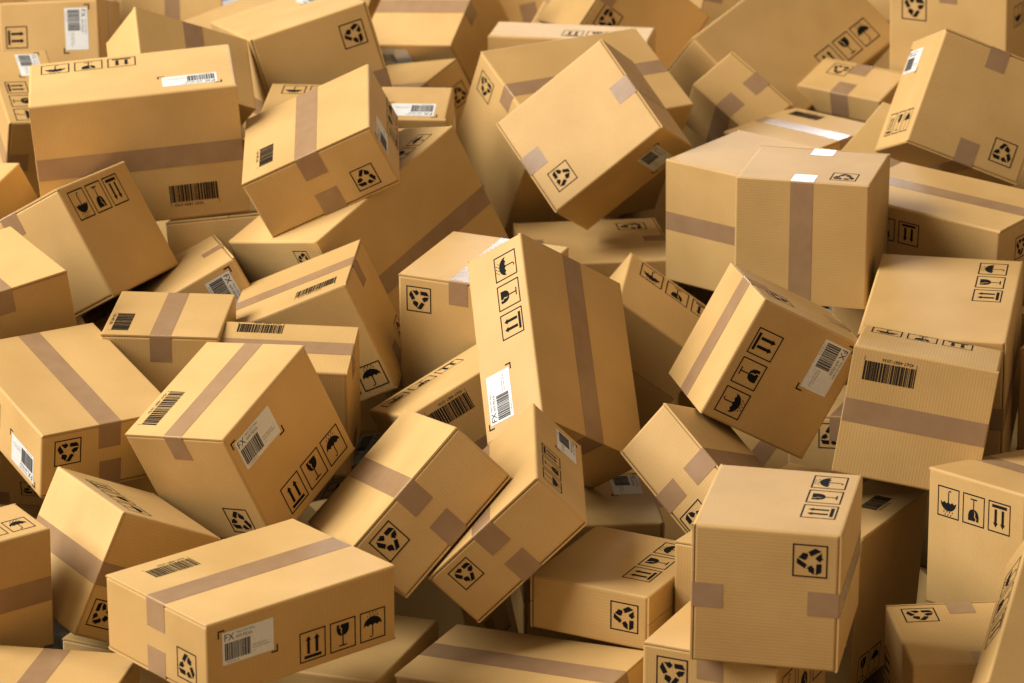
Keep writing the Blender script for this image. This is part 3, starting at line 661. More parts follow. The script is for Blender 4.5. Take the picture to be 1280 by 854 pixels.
# ------------------------------------------------------------------ the rest of the heap, under and beyond the boxes one can make out
BURIED = [
    ((-0.398, 7.317, 0.406), (0.5265, -0.1076, -0.1586, 0.8283), (0.383, 0.281, 0.136)),
    ((1.135, 9.038, 0.979), (-0.066, -0.1624, 0.5099, 0.8422), (0.288, 0.269, 0.269)),
    ((0.374, 7.427, 0.528), (0.1817, -0.1077, 0.6758, 0.7062), (0.292, 0.266, 0.266)),
    ((-0.763, 6.079, 0.767), (0.7395, 0.5429, -0.073, 0.3912), (0.303, 0.283, 0.283)),
    ((0.965, 7.004, 0.443), (0.8679, 0.4501, 0.1692, -0.1245), (0.283, 0.264, 0.264)),
    ((-0.029, 6.822, 0.394), (0.7761, 0.6174, 0.0874, 0.094), (0.294, 0.274, 0.274)),
    ((-1.078, 6.778, 0.543), (-0.3705, -0.4018, 0.5547, 0.6274), (0.288, 0.269, 0.269)),
    ((-0.403, 9.197, 1.321), (0.3462, 0.8846, 0.2274, 0.2144), (0.285, 0.266, 0.266)),
    ((0.54, 8.316, 0.664), (0.6418, 0.7429, 0.0501, 0.1836), (0.274, 0.25, 0.25)),
    ((-1.375, 8.62, 1.364), (0.5007, 0.8296, 0.1246, -0.2133), (0.29, 0.265, 0.265)),
    ((-0.817, 7.543, 1.034), (0.7391, 0.6234, 0.0873, -0.2398), (0.393, 0.288, 0.139)),
    ((1.285, 6.834, 0.645), (0.3473, 0.1694, 0.6707, 0.6332), (0.299, 0.273, 0.273)),
    ((-0.482, 7.544, 0.622), (0.9672, 0.088, 0.0548, 0.2321), (0.409, 0.299, 0.145)),
    ((-1.121, 7.304, 0.784), (0.4636, 0.8258, -0.167, -0.2743), (0.343, 0.323, 0.157)),
    ((1.431, 7.632, 1.076), (0.1668, -0.1017, 0.8261, 0.5286), (0.397, 0.291, 0.141)),
    ((0.512, 9.481, 1.224), (0.7099, 0.6568, -0.1413, -0.2113), (0.354, 0.334, 0.162)),
    ((1.703, 6.036, 0.58), (0.6399, 0.7248, -0.1684, -0.1919), (0.304, 0.284, 0.284)),
    ((-0.289, 7.304, 0.165), (0.5329, 0.6835, -0.3677, -0.3371), (0.273, 0.257, 0.124)),
    ((-1.403, 4.598, 0.2), (0.7504, -0.0831, 0.1016, 0.6479), (0.344, 0.252, 0.122)),
    ((-1.938, 10.16, 1.11), (0.6057, 0.5411, 0.2526, 0.5259), (0.305, 0.287, 0.139)),
    ((-1.521, 9.105, 0.914), (0.5182, 0.3939, -0.4731, -0.5937), (0.247, 0.225, 0.225)),
    ((1.297, 7.656, 0.693), (-0.3841, -0.2034, 0.629, 0.6445), (0.332, 0.313, 0.152)),
    ((-0.565, 4.55, 0.194), (0.7895, -0.0875, 0.0923, -0.6004), (0.402, 0.294, 0.142)),
    ((-0.005, 5.026, 0.664), (0.5344, 0.1659, 0.2199, 0.7991), (0.3, 0.273, 0.273)),
    ((-2.231, 5.452, 0.296), (-0.0577, -0.0309, -0.0731, 0.9952), (0.329, 0.31, 0.15)),
    ((2.082, 7.406, 0.539), (0.833, 0.0897, -0.1816, -0.5148), (0.28, 0.255, 0.255)),
    ((-1.213, 9.089, 0.286), (0.4515, 0.4661, 0.6539, 0.3889), (0.286, 0.269, 0.13)),
    ((-1.39, 7.807, 0.166), (0.5484, -0.1959, -0.1471, -0.7995), (0.294, 0.276, 0.134)),
    ((1.847, 6.786, 0.217), (0.384, -0.1148, -0.1324, 0.9065), (0.38, 0.278, 0.134)),
    ((2.053, 6.528, 0.822), (0.5991, -0.0578, -0.1274, -0.7884), (0.276, 0.258, 0.258)),
    ((2.035, 9.727, 0.649), (0.7608, -0.0742, 0.0307, 0.644), (0.312, 0.284, 0.284)),
    ((-1.952, 9.331, 1.318), (-0.4608, -0.4451, 0.5678, 0.5169), (0.302, 0.285, 0.138)),
    ((1.373, 8.853, 0.597), (-0.0363, 0.2422, -0.0051, 0.9695), (0.329, 0.307, 0.307)),
    ((-1.739, 4.743, 0.636), (-0.4344, -0.1832, 0.1509, 0.8689), (0.273, 0.257, 0.124)),
    ((2.106, 7.099, 0.513), (-0.0449, 0.0199, 0.797, 0.602), (0.233, 0.212, 0.212)),
    ((-0.992, 9.756, 0.518), (0.9366, -0.0673, -0.0683, 0.337), (0.285, 0.26, 0.26)),
    ((-1.404, 6.141, 0.796), (0.2657, -0.0129, -0.2935, 0.9182), (0.332, 0.312, 0.151)),
    ((0.267, 9.97, 0.122), (0.9457, 0.1767, 0.0421, 0.2697), (0.28, 0.263, 0.128)),
    ((1.196, 5.825, 0.501), (0.3563, -0.0466, 0.1685, 0.9179), (0.289, 0.264, 0.264)),
    ((1.671, 5.453, 0.409), (0.9774, 0.0543, -0.1836, 0.0898), (0.237, 0.216, 0.216)),
    ((1.498, 8.639, 1.123), (0.1478, 0.0142, 0.5509, 0.8212), (0.259, 0.242, 0.242)),
    ((-1.922, 10.42, 0.271), (0.1391, -0.0151, 0.6841, 0.7159), (0.296, 0.277, 0.277)),
    ((-1.467, 10.21, 1.317), (0.9956, -0.0859, -0.037, 0.0035), (0.358, 0.337, 0.163)),
    ((-1.783, 9.062, 0.233), (0.5973, 0.726, -0.2595, -0.2207), (0.356, 0.261, 0.126)),
    ((-0.129, 10.051, 0.993), (-0.4762, -0.5131, 0.5892, 0.4033), (0.266, 0.248, 0.248)),
    ((-0.403, 4.594, 0.43), (0.553, -0.169, 0.1391, -0.8039), (0.287, 0.268, 0.268)),
    ((-2.114, 7.348, 0.175), (0.6205, 0.6742, -0.1642, -0.3653), (0.286, 0.269, 0.13)),
    ((-1.418, 5.682, 0.746), (0.9786, -0.0504, -0.0753, 0.1849), (0.347, 0.327, 0.158)),
    ((0.157, 9.323, 0.229), (0.3342, 0.658, 0.2935, 0.6077), (0.353, 0.259, 0.125)),
    ((1.329, 5.746, 0.14), (0.5713, -0.0841, -0.081, -0.8124), (0.286, 0.269, 0.13)),
    ((-0.965, 10.393, 0.244), (-0.1665, 0.1181, -0.0096, 0.9789), (0.285, 0.266, 0.266)),
    ((-1.744, 6.569, 0.965), (0.9001, 0.0569, -0.0623, -0.4275), (0.293, 0.276, 0.134)),
    ((-1.042, 9.571, 0.202), (0.2047, 0.2481, 0.4983, 0.8051), (0.404, 0.295, 0.143)),
    ((1.831, 8.639, 0.797), (0.235, 0.6614, 0.5268, 0.4794), (0.41, 0.3, 0.145)),
    ((-0.42, 6.631, 0.151), (-0.2572, -0.0702, 0.1378, 0.9539), (0.241, 0.225, 0.225)),
    ((1.222, 9.59, 0.472), (0.4982, 0.6341, -0.5464, -0.2261), (0.283, 0.266, 0.129)),
    ((2.053, 9.202, 0.831), (0.6436, -0.0118, 0.0712, -0.762), (0.311, 0.293, 0.142)),
    ((-0.941, 4.326, 0.378), (-0.2011, -0.0609, -0.0986, 0.9727), (0.371, 0.349, 0.169)),
    ((-0.23, 5.242, 0.216), (0.7623, -0.2202, 0.0845, -0.6027), (0.294, 0.277, 0.134)),
    ((1.792, 5.046, 0.68), (-0.4686, 0.1287, -0.0487, 0.8726), (0.31, 0.289, 0.289)),
    ((-1.777, 7.8, 0.803), (0.5666, 0.4396, 0.5391, 0.4417), (0.444, 0.325, 0.157)),
    ((-2.059, 8.082, 0.485), (0.5883, 0.4025, 0.4132, 0.5667), (0.265, 0.247, 0.247)),
    ((-1.653, 6.781, 0.606), (0.9456, -0.0624, 0.0923, -0.3057), (0.285, 0.266, 0.266)),
    ((-0.645, 9.06, 0.691), (0.9834, -0.1461, -0.107, 0.0104), (0.253, 0.236, 0.236)),
    ((-1.817, 8.365, 0.543), (0.7445, 0.6342, 0.164, 0.1287), (0.263, 0.246, 0.246)),
    ((-1.254, 8.41, 0.868), (0.1016, 0.1893, 0.0667, 0.9744), (0.257, 0.235, 0.235)),
    ((-0.692, 9.449, 1.105), (0.5693, 0.5032, -0.277, -0.5882), (0.423, 0.309, 0.149)),
    ((-0.424, 9.48, 0.908), (0.7125, 0.1214, -0.1331, -0.6782), (0.306, 0.286, 0.286)),
    ((-1.017, 8.392, 0.308), (-0.5, 0.0703, -0.0113, 0.8631), (0.263, 0.24, 0.24)),
    ((1.259, 5.456, 0.802), (-0.3923, 0.015, 0.0187, 0.9195), (0.303, 0.285, 0.138)),
    ((-1.407, 7.002, 0.545), (0.5083, -0.1307, -0.2609, -0.8102), (0.286, 0.261, 0.261)),
    ((0.984, 8.436, 0.234), (0.89, -0.0252, -0.1383, -0.4338), (0.284, 0.265, 0.265)),
    ((-1.86, 5.143, 0.522), (0.8063, -0.1136, -0.0546, 0.5779), (0.314, 0.295, 0.143)),
    ((2.092, 9.788, 1.157), (0.6248, 0.747, 0.1664, 0.1549), (0.283, 0.258, 0.258)),
    ((-1.559, 5.048, 0.889), (0.2105, 0.1046, -0.1279, 0.9635), (0.35, 0.33, 0.16)),
    ((0.015, 9.877, 0.739), (0.8679, 0.0694, 0.0746, 0.4862), (0.321, 0.302, 0.146)),
    ((-2.137, 10.413, 0.589), (-0.1653, -0.0928, -0.0691, 0.9794), (0.283, 0.266, 0.129)),
    ((-1.3, 10.12, 0.353), (0.9192, 0.226, -0.1147, -0.3015), (0.364, 0.342, 0.166)),
    ((0.328, 10.322, 0.419), (-0.3854, -0.0553, 0.0029, 0.9211), (0.251, 0.229, 0.229)),
    ((1.752, 9.162, 0.154), (0.2077, 0.2502, 0.604, 0.7276), (0.266, 0.243, 0.243)),
    ((0.918, 9.944, 0.273), (-0.2709, -0.314, 0.4162, 0.8092), (0.418, 0.306, 0.148)),
    ((-1.75, 4.32, 0.573), (0.695, 0.679, -0.1883, -0.143), (0.253, 0.23, 0.23)),
    ((1.302, 4.882, 0.591), (0.8347, -0.1019, -0.1025, -0.5314), (0.337, 0.317, 0.153)),
    ((0.574, 8.921, 0.353), (0.921, -0.0401, -0.0897, -0.3769), (0.36, 0.264, 0.127)),
    ((1.355, 6.098, 0.605), (0.7136, 0.5718, 0.3546, 0.1953), (0.26, 0.242, 0.242)),
    ((-1.763, 10.043, 0.184), (0.8477, -0.1057, -0.0073, 0.5198), (0.253, 0.236, 0.236)),
    ((-2.163, 4.932, 0.715), (0.2296, -0.0535, 0.4895, 0.8395), (0.406, 0.297, 0.144)),
    ((1.25, 7.341, 0.326), (0.629, -0.063, 0.2407, 0.7365), (0.261, 0.244, 0.244)),
    ((1.036, 5.434, 0.417), (0.9695, -0.193, 0.151, -0.001), (0.355, 0.334, 0.162)),
    ((-1.821, 9.66, 0.559), (0.6501, -0.0272, 0.0838, 0.7548), (0.291, 0.266, 0.266)),
    ((-0.559, 8.677, 0.942), (0.475, 0.6253, -0.282, -0.5513), (0.236, 0.215, 0.215)),
    ((-1.249, 6.175, 0.173), (0.8504, -0.0629, -0.0327, -0.5213), (0.237, 0.216, 0.216)),
    ((0.388, 6.01, 0.418), (0.6217, 0.6576, 0.3018, 0.3), (0.303, 0.283, 0.283)),
    ((1.507, 9.253, 0.531), (0.7548, 0.0438, 0.0936, 0.6478), (0.345, 0.325, 0.157)),
    ((0.759, 5.085, 0.346), (0.732, 0.6619, 0.051, 0.1531), (0.34, 0.249, 0.12)),
    ((-1.664, 6.038, 0.326), (0.7091, 0.6059, -0.1646, -0.321), (0.255, 0.233, 0.233)),
    ((2.188, 4.472, 0.612), (-0.0092, 0.1567, 0.7963, 0.5842), (0.233, 0.213, 0.213)),
    ((0.38, 10.575, 0.767), (0.6833, 0.601, 0.3342, 0.2454), (0.409, 0.299, 0.145)),
    ((-0.406, 8.771, 0.309), (0.6171, -0.1381, 0.0561, 0.7726), (0.291, 0.271, 0.271)),
    ((0.838, 9.68, 0.749), (0.7349, 0.542, -0.3528, -0.2043), (0.303, 0.277, 0.277)),
    ((1.189, 6.733, 0.211), (0.0522, -0.0769, 0.806, 0.5845), (0.383, 0.28, 0.135)),
    ((1.888, 7.945, 0.962), (0.6634, 0.6759, -0.144, -0.287), (0.297, 0.277, 0.277)),
    ((-0.805, 8.097, 0.218), (0.93, -0.0097, 0.1957, -0.311), (0.256, 0.239, 0.239)),
    ((-0.86, 6.299, 0.163), (0.1958, 0.128, -0.0807, 0.9689), (0.236, 0.215, 0.215)),
    ((1.801, 10.558, 1.082), (0.7001, 0.6371, -0.2264, -0.2295), (0.336, 0.246, 0.119)),
    ((-0.761, 6.403, 0.598), (-0.0685, -0.1657, 0.8218, 0.5408), (0.426, 0.312, 0.151)),
    ((2.049, 6.659, 0.453), (0.6617, -0.11, 0.3118, -0.673), (0.237, 0.217, 0.217)),
    ((-0.481, 6.137, 0.155), (0.0147, 0.1484, 0.6041, 0.7828), (0.238, 0.217, 0.217)),
    ((2.204, 8.388, 0.423), (-0.4449, -0.4191, 0.6907, 0.3865), (0.311, 0.29, 0.29)),
    ((0.157, 5.407, 0.198), (0.671, 0.4715, 0.4638, 0.3351), (0.306, 0.279, 0.279)),
    ((0.151, 4.471, 0.388), (-0.2987, -0.0385, 0.6566, 0.6915), (0.262, 0.244, 0.244)),
    ((1.237, 10.052, 0.555), (0.7715, 0.0266, -0.0531, -0.6334), (0.246, 0.225, 0.225)),
    ((2.202, 5.528, 0.629), (0.9775, -0.0929, 0.1859, -0.0362), (0.343, 0.323, 0.156)),
    ((-0.034, 8.055, 0.676), (0.6711, 0.3251, -0.5469, -0.3806), (0.406, 0.297, 0.144)),
    ((-0.038, 6.464, 0.182), (0.1824, 0.1204, 0.1208, 0.9683), (0.277, 0.253, 0.253)),
    ((0.016, 5.958, 0.405), (-0.2913, -0.0587, 0.756, 0.5833), (0.253, 0.231, 0.231)),
    ((0.424, 4.6, 0.795), (0.7713, -0.0946, 0.07, -0.6256), (0.363, 0.265, 0.128)),
    ((-1.474, 9.742, 0.95), (0.5113, 0.5072, -0.5369, -0.4395), (0.277, 0.261, 0.126)),
    ((0.607, 8.381, 0.196), (0.6028, 0.3835, -0.5075, -0.4817), (0.318, 0.299, 0.145)),
    ((-1.753, 8.38, 0.887), (-0.4733, -0.2233, 0.3056, 0.7955), (0.277, 0.258, 0.258)),
    ((1.638, 7.079, 0.61), (0.4542, 0.0002, 0.1109, 0.884), (0.289, 0.27, 0.27)),
    ((-1.121, 7.93, 0.604), (-0.4865, -0.3522, 0.7468, 0.2857), (0.325, 0.306, 0.148)),
    ((-0.278, 5.78, 0.146), (-0.4644, 0.1372, 0.0572, 0.8731), (0.44, 0.322, 0.156)),
    ((-1.116, 9.156, 0.653), (0.5976, 0.6905, -0.3618, -0.1878), (0.385, 0.281, 0.136)),
    ((1.703, 8.641, 0.453), (0.4493, 0.8129, 0.3226, 0.1824), (0.258, 0.236, 0.236)),
    ((-1.757, 7.055, 0.341), (0.552, -0.1451, 0.0042, 0.8211), (0.254, 0.231, 0.231)),
    ((-2.045, 6.241, 0.923), (0.6557, 0.1439, -0.0874, 0.736), (0.349, 0.256, 0.124)),
    ((0.709, 4.489, 0.374), (0.6066, 0.1116, 0.2257, 0.7541), (0.421, 0.308, 0.149)),
    ((1.423, 8.966, 0.296), (0.4272, 0.1205, 0.0435, 0.895), (0.439, 0.321, 0.155)),
    ((-2.121, 8.494, 1.093), (0.5095, 0.0308, 0.177, 0.8415), (0.326, 0.307, 0.149)),
    ((-2.075, 6.96, 1.007), (0.8108, -0.1455, 0.1809, -0.5374), (0.275, 0.257, 0.257)),
    ((0.008, 7.861, 0.337), (0.6214, 0.6142, -0.3022, -0.3812), (0.308, 0.29, 0.14)),
    ((0.633, 10.466, 1.33), (0.3546, -0.0177, -0.0224, 0.9346), (0.264, 0.241, 0.241)),
    ((1.912, 10.317, 0.399), (0.9841, 0.1622, 0.0423, -0.0584), (0.267, 0.243, 0.243)),
    ((-0.534, 8.427, 0.66), (0.3087, -0.214, 0.0196, 0.9266), (0.402, 0.294, 0.142)),
    ((-0.446, 9.061, 0.998), (0.7439, 0.6369, -0.1949, -0.0545), (0.237, 0.216, 0.216)),
    ((-1.52, 8.031, 1.051), (0.0986, -0.0725, -0.1249, 0.9846), (0.35, 0.256, 0.124)),
    ((-1.901, 6.363, 0.208), (0.6201, -0.0704, -0.0868, -0.7765), (0.305, 0.284, 0.284)),
    ((0.662, 10.453, 1.016), (-0.1397, -0.0059, 0.7232, 0.6763), (0.247, 0.23, 0.23)),
    ((-2.008, 8.668, 0.294), (0.8306, 0.1374, 0.1158, 0.5271), (0.403, 0.295, 0.143)),
    ((1.519, 6.455, 0.638), (0.3321, -0.121, -0.1937, 0.9152), (0.277, 0.261, 0.126)),
    ((1.275, 8.008, 0.942), (0.7772, 0.5066, 0.2072, 0.3105), (0.242, 0.226, 0.226)),
    ((1.437, 7.14, 1.001), (0.0673, 0.1189, 0.6911, 0.7097), (0.274, 0.25, 0.25)),
    ((-1.975, 6.059, 0.545), (0.2343, -0.0171, 0.2251, 0.9456), (0.246, 0.224, 0.224)),
    ((-1.194, 9.334, 0.951), (0.4878, 0.8291, 0.2627, 0.0752), (0.363, 0.266, 0.128)),
    ((1.286, 4.373, 0.357), (0.7337, 0.5986, -0.1264, -0.2955), (0.307, 0.28, 0.28)),
    ((2.26, 7.04, 0.227), (0.9488, 0.0665, 0.1991, -0.2359), (0.349, 0.256, 0.124)),
    ((1.63, 10.356, 0.548), (0.7367, -0.1014, 0.132, 0.6554), (0.25, 0.233, 0.233)),
    ((-2.007, 8.103, 0.875), (0.7073, 0.0095, 0.0212, 0.7066), (0.253, 0.236, 0.236)),
    ((-1.781, 6.453, 0.702), (-0.4739, 0.2345, -0.0681, 0.846), (0.28, 0.256, 0.256)),
    ((-1.729, 4.369, 0.205), (0.0008, -0.2229, 0.6809, 0.6976), (0.279, 0.255, 0.255)),
    ((-1.206, 5.435, 0.242), (0.4749, 0.8577, -0.1409, 0.1375), (0.306, 0.285, 0.285)),
    ((1.208, 9.971, 0.971), (0.6303, -0.3701, 0.1977, 0.6532), (0.418, 0.306, 0.148)),
    ((-0.359, 10.063, 0.417), (0.2226, 0.1678, 0.6591, 0.6985), (0.305, 0.287, 0.139)),
    ((1.92, 7.899, 0.156), (-0.4084, -0.0484, -0.0321, 0.911), (0.34, 0.32, 0.155)),
    ((1.827, 5.43, 0.164), (-0.2476, -0.1238, 0.1095, 0.9546), (0.246, 0.229, 0.229)),
    ((0.743, 9.095, 0.843), (0.8393, -0.1365, -0.1617, -0.5009), (0.242, 0.22, 0.22)),
    ((0.848, 10.464, 0.237), (0.3855, -0.1919, 0.2769, 0.859), (0.299, 0.279, 0.279)),
    ((1.557, 9.655, 1.12), (-0.3831, -0.0236, -0.0674, 0.921), (0.249, 0.232, 0.232)),
    ((-1.909, 9.215, 0.471), (0.5099, 0.0907, -0.0069, -0.8554), (0.378, 0.277, 0.134)),
    ((0.822, 9.534, 0.304), (0.966, -0.0902, -0.1345, -0.2017), (0.275, 0.258, 0.125)),
    ((2.181, 8.517, 1.104), (0.4245, 0.5666, -0.4476, -0.5462), (0.402, 0.294, 0.142)),
    ((0.299, 10.085, 1.256), (0.7247, 0.0857, -0.1241, -0.6724), (0.238, 0.217, 0.217)),
    ((1.725, 4.562, 0.179), (0.863, -0.0544, -0.2043, -0.4588), (0.445, 0.326, 0.158)),
    ((-0.822, 4.323, 0.737), (0.778, 0.6201, 0.024, 0.0984), (0.309, 0.289, 0.289)),
    ((-1.849, 7.996, 0.204), (0.9894, 0.1441, -0.0122, -0.0097), (0.353, 0.332, 0.161)),
    ((-1.876, 10.065, 0.644), (-0.339, -0.0238, 0.0276, 0.9401), (0.372, 0.272, 0.132)),
    ((0.149, 4.817, 0.443), (0.678, 0.7062, 0.1856, 0.084), (0.246, 0.225, 0.225)),
    ((1.278, 7.827, 0.312), (-0.3804, -0.5033, 0.4123, 0.6573), (0.281, 0.262, 0.262)),
    ((1.911, 7.306, 0.854), (0.7963, 0.58, 0.1529, -0.078), (0.231, 0.211, 0.211)),
    ((0.419, 7.193, 0.31), (0.1062, -0.0795, 0.4302, 0.8929), (0.369, 0.27, 0.131)),
    ((0.239, 8.789, 0.238), (-0.2171, -0.028, 0.1617, 0.9623), (0.251, 0.229, 0.229)),
    ((1.876, 7.817, 0.481), (-0.1973, -0.0397, 0.5495, 0.8109), (0.358, 0.337, 0.163)),
    ((-1.833, 9.683, 1.133), (-0.2757, 0.2204, 0.0443, 0.9346), (0.258, 0.235, 0.235)),
    ((-1.53, 6.513, 0.242), (0.5416, 0.3888, 0.6285, 0.4007), (0.282, 0.263, 0.263)),
    ((1.352, 5.293, 0.154), (0.1374, -0.0103, -0.1157, 0.9837), (0.446, 0.326, 0.158)),
    ((1.901, 8.679, 0.146), (0.4619, 0.3277, 0.5899, 0.5756), (0.252, 0.23, 0.23)),
    ((2.194, 6.246, 0.529), (0.0815, 0.2494, 0.6533, 0.7102), (0.404, 0.295, 0.143)),
    ((0.675, 9.23, 0.514), (0.6567, 0.5076, 0.1529, 0.5364), (0.286, 0.269, 0.131)),
    ((-0.222, 8.45, 0.5), (0.3362, 0.3511, 0.7601, 0.4313), (0.247, 0.226, 0.226)),
    ((-0.073, 6.967, 0.735), (0.9598, -0.0026, -0.1112, -0.2578), (0.257, 0.234, 0.234)),
    ((-0.763, 5.178, 0.271), (0.9965, -0.0225, -0.0796, -0.0087), (0.298, 0.272, 0.272)),
    ((1.198, 10.232, 1.3), (0.9741, 0.167, -0.1225, -0.0911), (0.289, 0.272, 0.132)),
    ((0.193, 9.988, 0.446), (0.3446, 0.1988, 0.4046, 0.8235), (0.394, 0.288, 0.139)),
    ((-2.158, 4.301, 0.261), (0.593, 0.4401, -0.5337, -0.4122), (0.399, 0.292, 0.141)),
    ((1.754, 7.48, 0.267), (0.4719, 0.1539, -0.1286, 0.8585), (0.283, 0.258, 0.258)),
    ((-1.513, 10.2, 0.976), (0.937, -0.1452, 0.0922, 0.304), (0.277, 0.258, 0.258)),
    ((-0.912, 7.296, 0.371), (0.6982, 0.6691, -0.1781, -0.1819), (0.296, 0.276, 0.276)),
    ((2.055, 5.956, 0.178), (0.6665, 0.68, 0.2313, 0.1998), (0.265, 0.241, 0.241)),
    ((0.487, 7.897, 0.266), (0.5757, -0.0794, -0.0291, 0.8133), (0.353, 0.259, 0.125)),
    ((-0.949, 10.024, 1.345), (0.7848, -0.2615, 0.1626, 0.5378), (0.387, 0.283, 0.137)),
    ((-1.77, 4.795, 0.309), (0.9901, 0.0876, 0.0367, 0.1031), (0.324, 0.305, 0.148)),
    ((-0.182, 10.268, 0.356), (0.5182, -0.1151, 0.1855, -0.8269), (0.299, 0.273, 0.273)),
    ((0.937, 8.797, 0.76), (0.6161, 0.7114, -0.2425, -0.2357), (0.236, 0.215, 0.215)),
    ((-0.28, 10.238, 1.258), (-0.0556, -0.1125, 0.0144, 0.992), (0.313, 0.293, 0.293)),
    ((-0.284, 9.851, 1.32), (0.5613, 0.6144, 0.4458, 0.3298), (0.447, 0.327, 0.158)),
    ((-2.245, 9.227, 0.283), (0.6786, 0.1137, -0.0149, 0.7255), (0.371, 0.349, 0.169)),
    ((1.794, 10.198, 0.83), (0.5458, 0.7268, 0.2893, 0.3004), (0.233, 0.213, 0.213)),
    ((-2.277, 7.363, 0.848), (-0.0425, -0.0312, -0.1819, 0.9819), (0.331, 0.311, 0.151)),
    ((0.335, 10.26, 1.057), (0.9161, 0.145, 0.0429, -0.3713), (0.421, 0.308, 0.149)),
    ((-2.182, 7.77, 0.188), (0.8669, 0.0587, -0.2052, -0.4504), (0.261, 0.238, 0.238)),
    ((0.535, 7.551, 1.037), (-0.0472, 0.1516, 0.6093, 0.7769), (0.247, 0.225, 0.225)),
    ((2.298, 10.421, 0.968), (0.8688, 0.0921, 0.0516, -0.4838), (0.259, 0.236, 0.236)),
    ((-0.348, 9.118, 0.177), (0.2007, -0.0607, -0.061, 0.9759), (0.278, 0.26, 0.26)),
    ((1.676, 6.345, 0.215), (0.2549, 0.0364, -0.0617, 0.9643), (0.282, 0.265, 0.128)),
    ((0.946, 4.635, 0.469), (0.9507, -0.0782, 0.1068, 0.2803), (0.288, 0.271, 0.131)),
    ((1.485, 8.232, 0.4), (-0.1868, 0.3641, 0.7053, 0.5789), (0.331, 0.242, 0.117)),
    ((-1.792, 8.711, 0.583), (0.021, -0.0063, 0.085, 0.9961), (0.354, 0.259, 0.125)),
    ((1.278, 9.201, 0.726), (0.9503, 0.1146, -0.1587, -0.2423), (0.331, 0.242, 0.117)),
    ((0.47, 5.234, 0.411), (0.9664, -0.1002, -0.0725, 0.2251), (0.256, 0.238, 0.238)),
    ((1.665, 10.369, 1.297), (0.0084, -0.3939, 0.5427, 0.7418), (0.231, 0.211, 0.211)),
    ((-0.692, 10.239, 0.701), (0.2506, 0.1221, 0.1269, 0.952), (0.396, 0.29, 0.14)),
    ((-2.139, 7.707, 0.971), (0.4349, 0.6427, 0.5336, 0.3363), (0.3, 0.283, 0.137)),
    ((1.749, 5.106, 0.306), (-0.0237, -0.3622, 0.6902, 0.626), (0.274, 0.25, 0.25)),
    ((-0.157, 8.15, 0.145), (0.5832, 0.6244, 0.3411, 0.392), (0.246, 0.224, 0.224)),
    ((-2.228, 5.679, 0.938), (-0.1663, -0.326, 0.7382, 0.5666), (0.299, 0.273, 0.273)),
    ((-1.038, 8.725, 0.803), (0.611, 0.57, -0.3935, -0.3833), (0.257, 0.24, 0.24)),
    ((-1.37, 4.375, 0.761), (0.7372, 0.1116, 0.1011, -0.6587), (0.289, 0.269, 0.269)),
    ((-1.839, 7.644, 0.394), (0.6677, 0.6366, -0.1251, -0.365), (0.292, 0.266, 0.266)),
    ((-2.125, 8.406, 0.821), (0.6168, 0.0378, 0.0541, 0.7844), (0.332, 0.243, 0.118)),
    ((-0.699, 9.412, 0.677), (0.5347, -0.0395, 0.0956, -0.8387), (0.233, 0.212, 0.212)),
    ((-0.238, 9.39, 0.525), (0.2249, -0.01, 0.0531, 0.9729), (0.37, 0.271, 0.131)),
    ((1.594, 8.25, 1.001), (0.6573, 0.7132, -0.2398, -0.0423), (0.307, 0.289, 0.14)),
    ((2.19, 9.869, 0.359), (0.2575, 0.2546, 0.7586, 0.5416), (0.244, 0.223, 0.223)),
    ((-2.155, 6.597, 0.25), (0.3252, 0.4446, 0.5513, 0.6267), (0.3, 0.282, 0.137)),
    ((-1.54, 5.384, 0.171), (0.0928, -0.1689, 0.0286, 0.9808), (0.318, 0.3, 0.145)),
    ((1.259, 10.414, 0.628), (0.8052, -0.0418, 0.0305, 0.5907), (0.366, 0.345, 0.167)),
    ((-0.742, 8.775, 0.132), (0.8832, 0.0017, 0.0044, 0.469), (0.286, 0.269, 0.13)),
    ((-2.299, 5.97, 0.244), (0.6135, 0.5939, 0.2538, 0.4545), (0.28, 0.261, 0.261)),
    ((-0.27, 9.819, 0.161), (0.8073, 0.0152, -0.0722, -0.5855), (0.397, 0.291, 0.141)),
    ((-1.32, 8.013, 0.25), (0.949, -0.1416, 0.0051, 0.2816), (0.274, 0.258, 0.125)),
    ((-0.8, 7.669, 0.395), (0.7547, -0.0838, -0.0008, 0.6507), (0.279, 0.254, 0.254)),
    ((0.762, 7.085, 0.116), (0.6003, 0.0736, -0.098, -0.7903), (0.276, 0.259, 0.126)),
    ((-1.329, 9.662, 0.613), (0.7402, 0.6515, -0.1342, 0.0982), (0.311, 0.293, 0.142)),
    ((-2.09, 9.571, 0.438), (0.4601, 0.5979, -0.4866, -0.4404), (0.257, 0.24, 0.24)),
    ((-2.081, 5.487, 0.673), (0.6001, 0.6084, 0.362, 0.3723), (0.396, 0.29, 0.14)),
    ((0.185, 8.364, 0.396), (0.9756, 0.0445, -0.0691, -0.2034), (0.285, 0.26, 0.26)),
    ((-2.238, 7.951, 1.21), (0.6429, 0.6412, 0.414, 0.0646), (0.284, 0.265, 0.265)),
    ((-1.988, 9.035, 0.62), (-0.1446, -0.0061, -0.0544, 0.988), (0.44, 0.322, 0.156)),
    ((-1.812, 5.564, 0.869), (0.6414, 0.7104, -0.2659, -0.1154), (0.257, 0.234, 0.234)),
    ((-0.659, 5.868, 0.154), (0.8296, 0.0506, 0.0708, 0.5515), (0.268, 0.25, 0.25)),
    ((2.281, 10.508, 0.424), (0.9606, -0.2534, 0.1043, -0.0473), (0.396, 0.29, 0.14)),
    ((0.477, 9.877, 0.682), (0.7432, 0.6306, 0.146, 0.1695), (0.243, 0.222, 0.222)),
    ((-0.526, 10.561, 0.187), (0.938, 0.3019, 0.0634, -0.158), (0.338, 0.318, 0.154)),
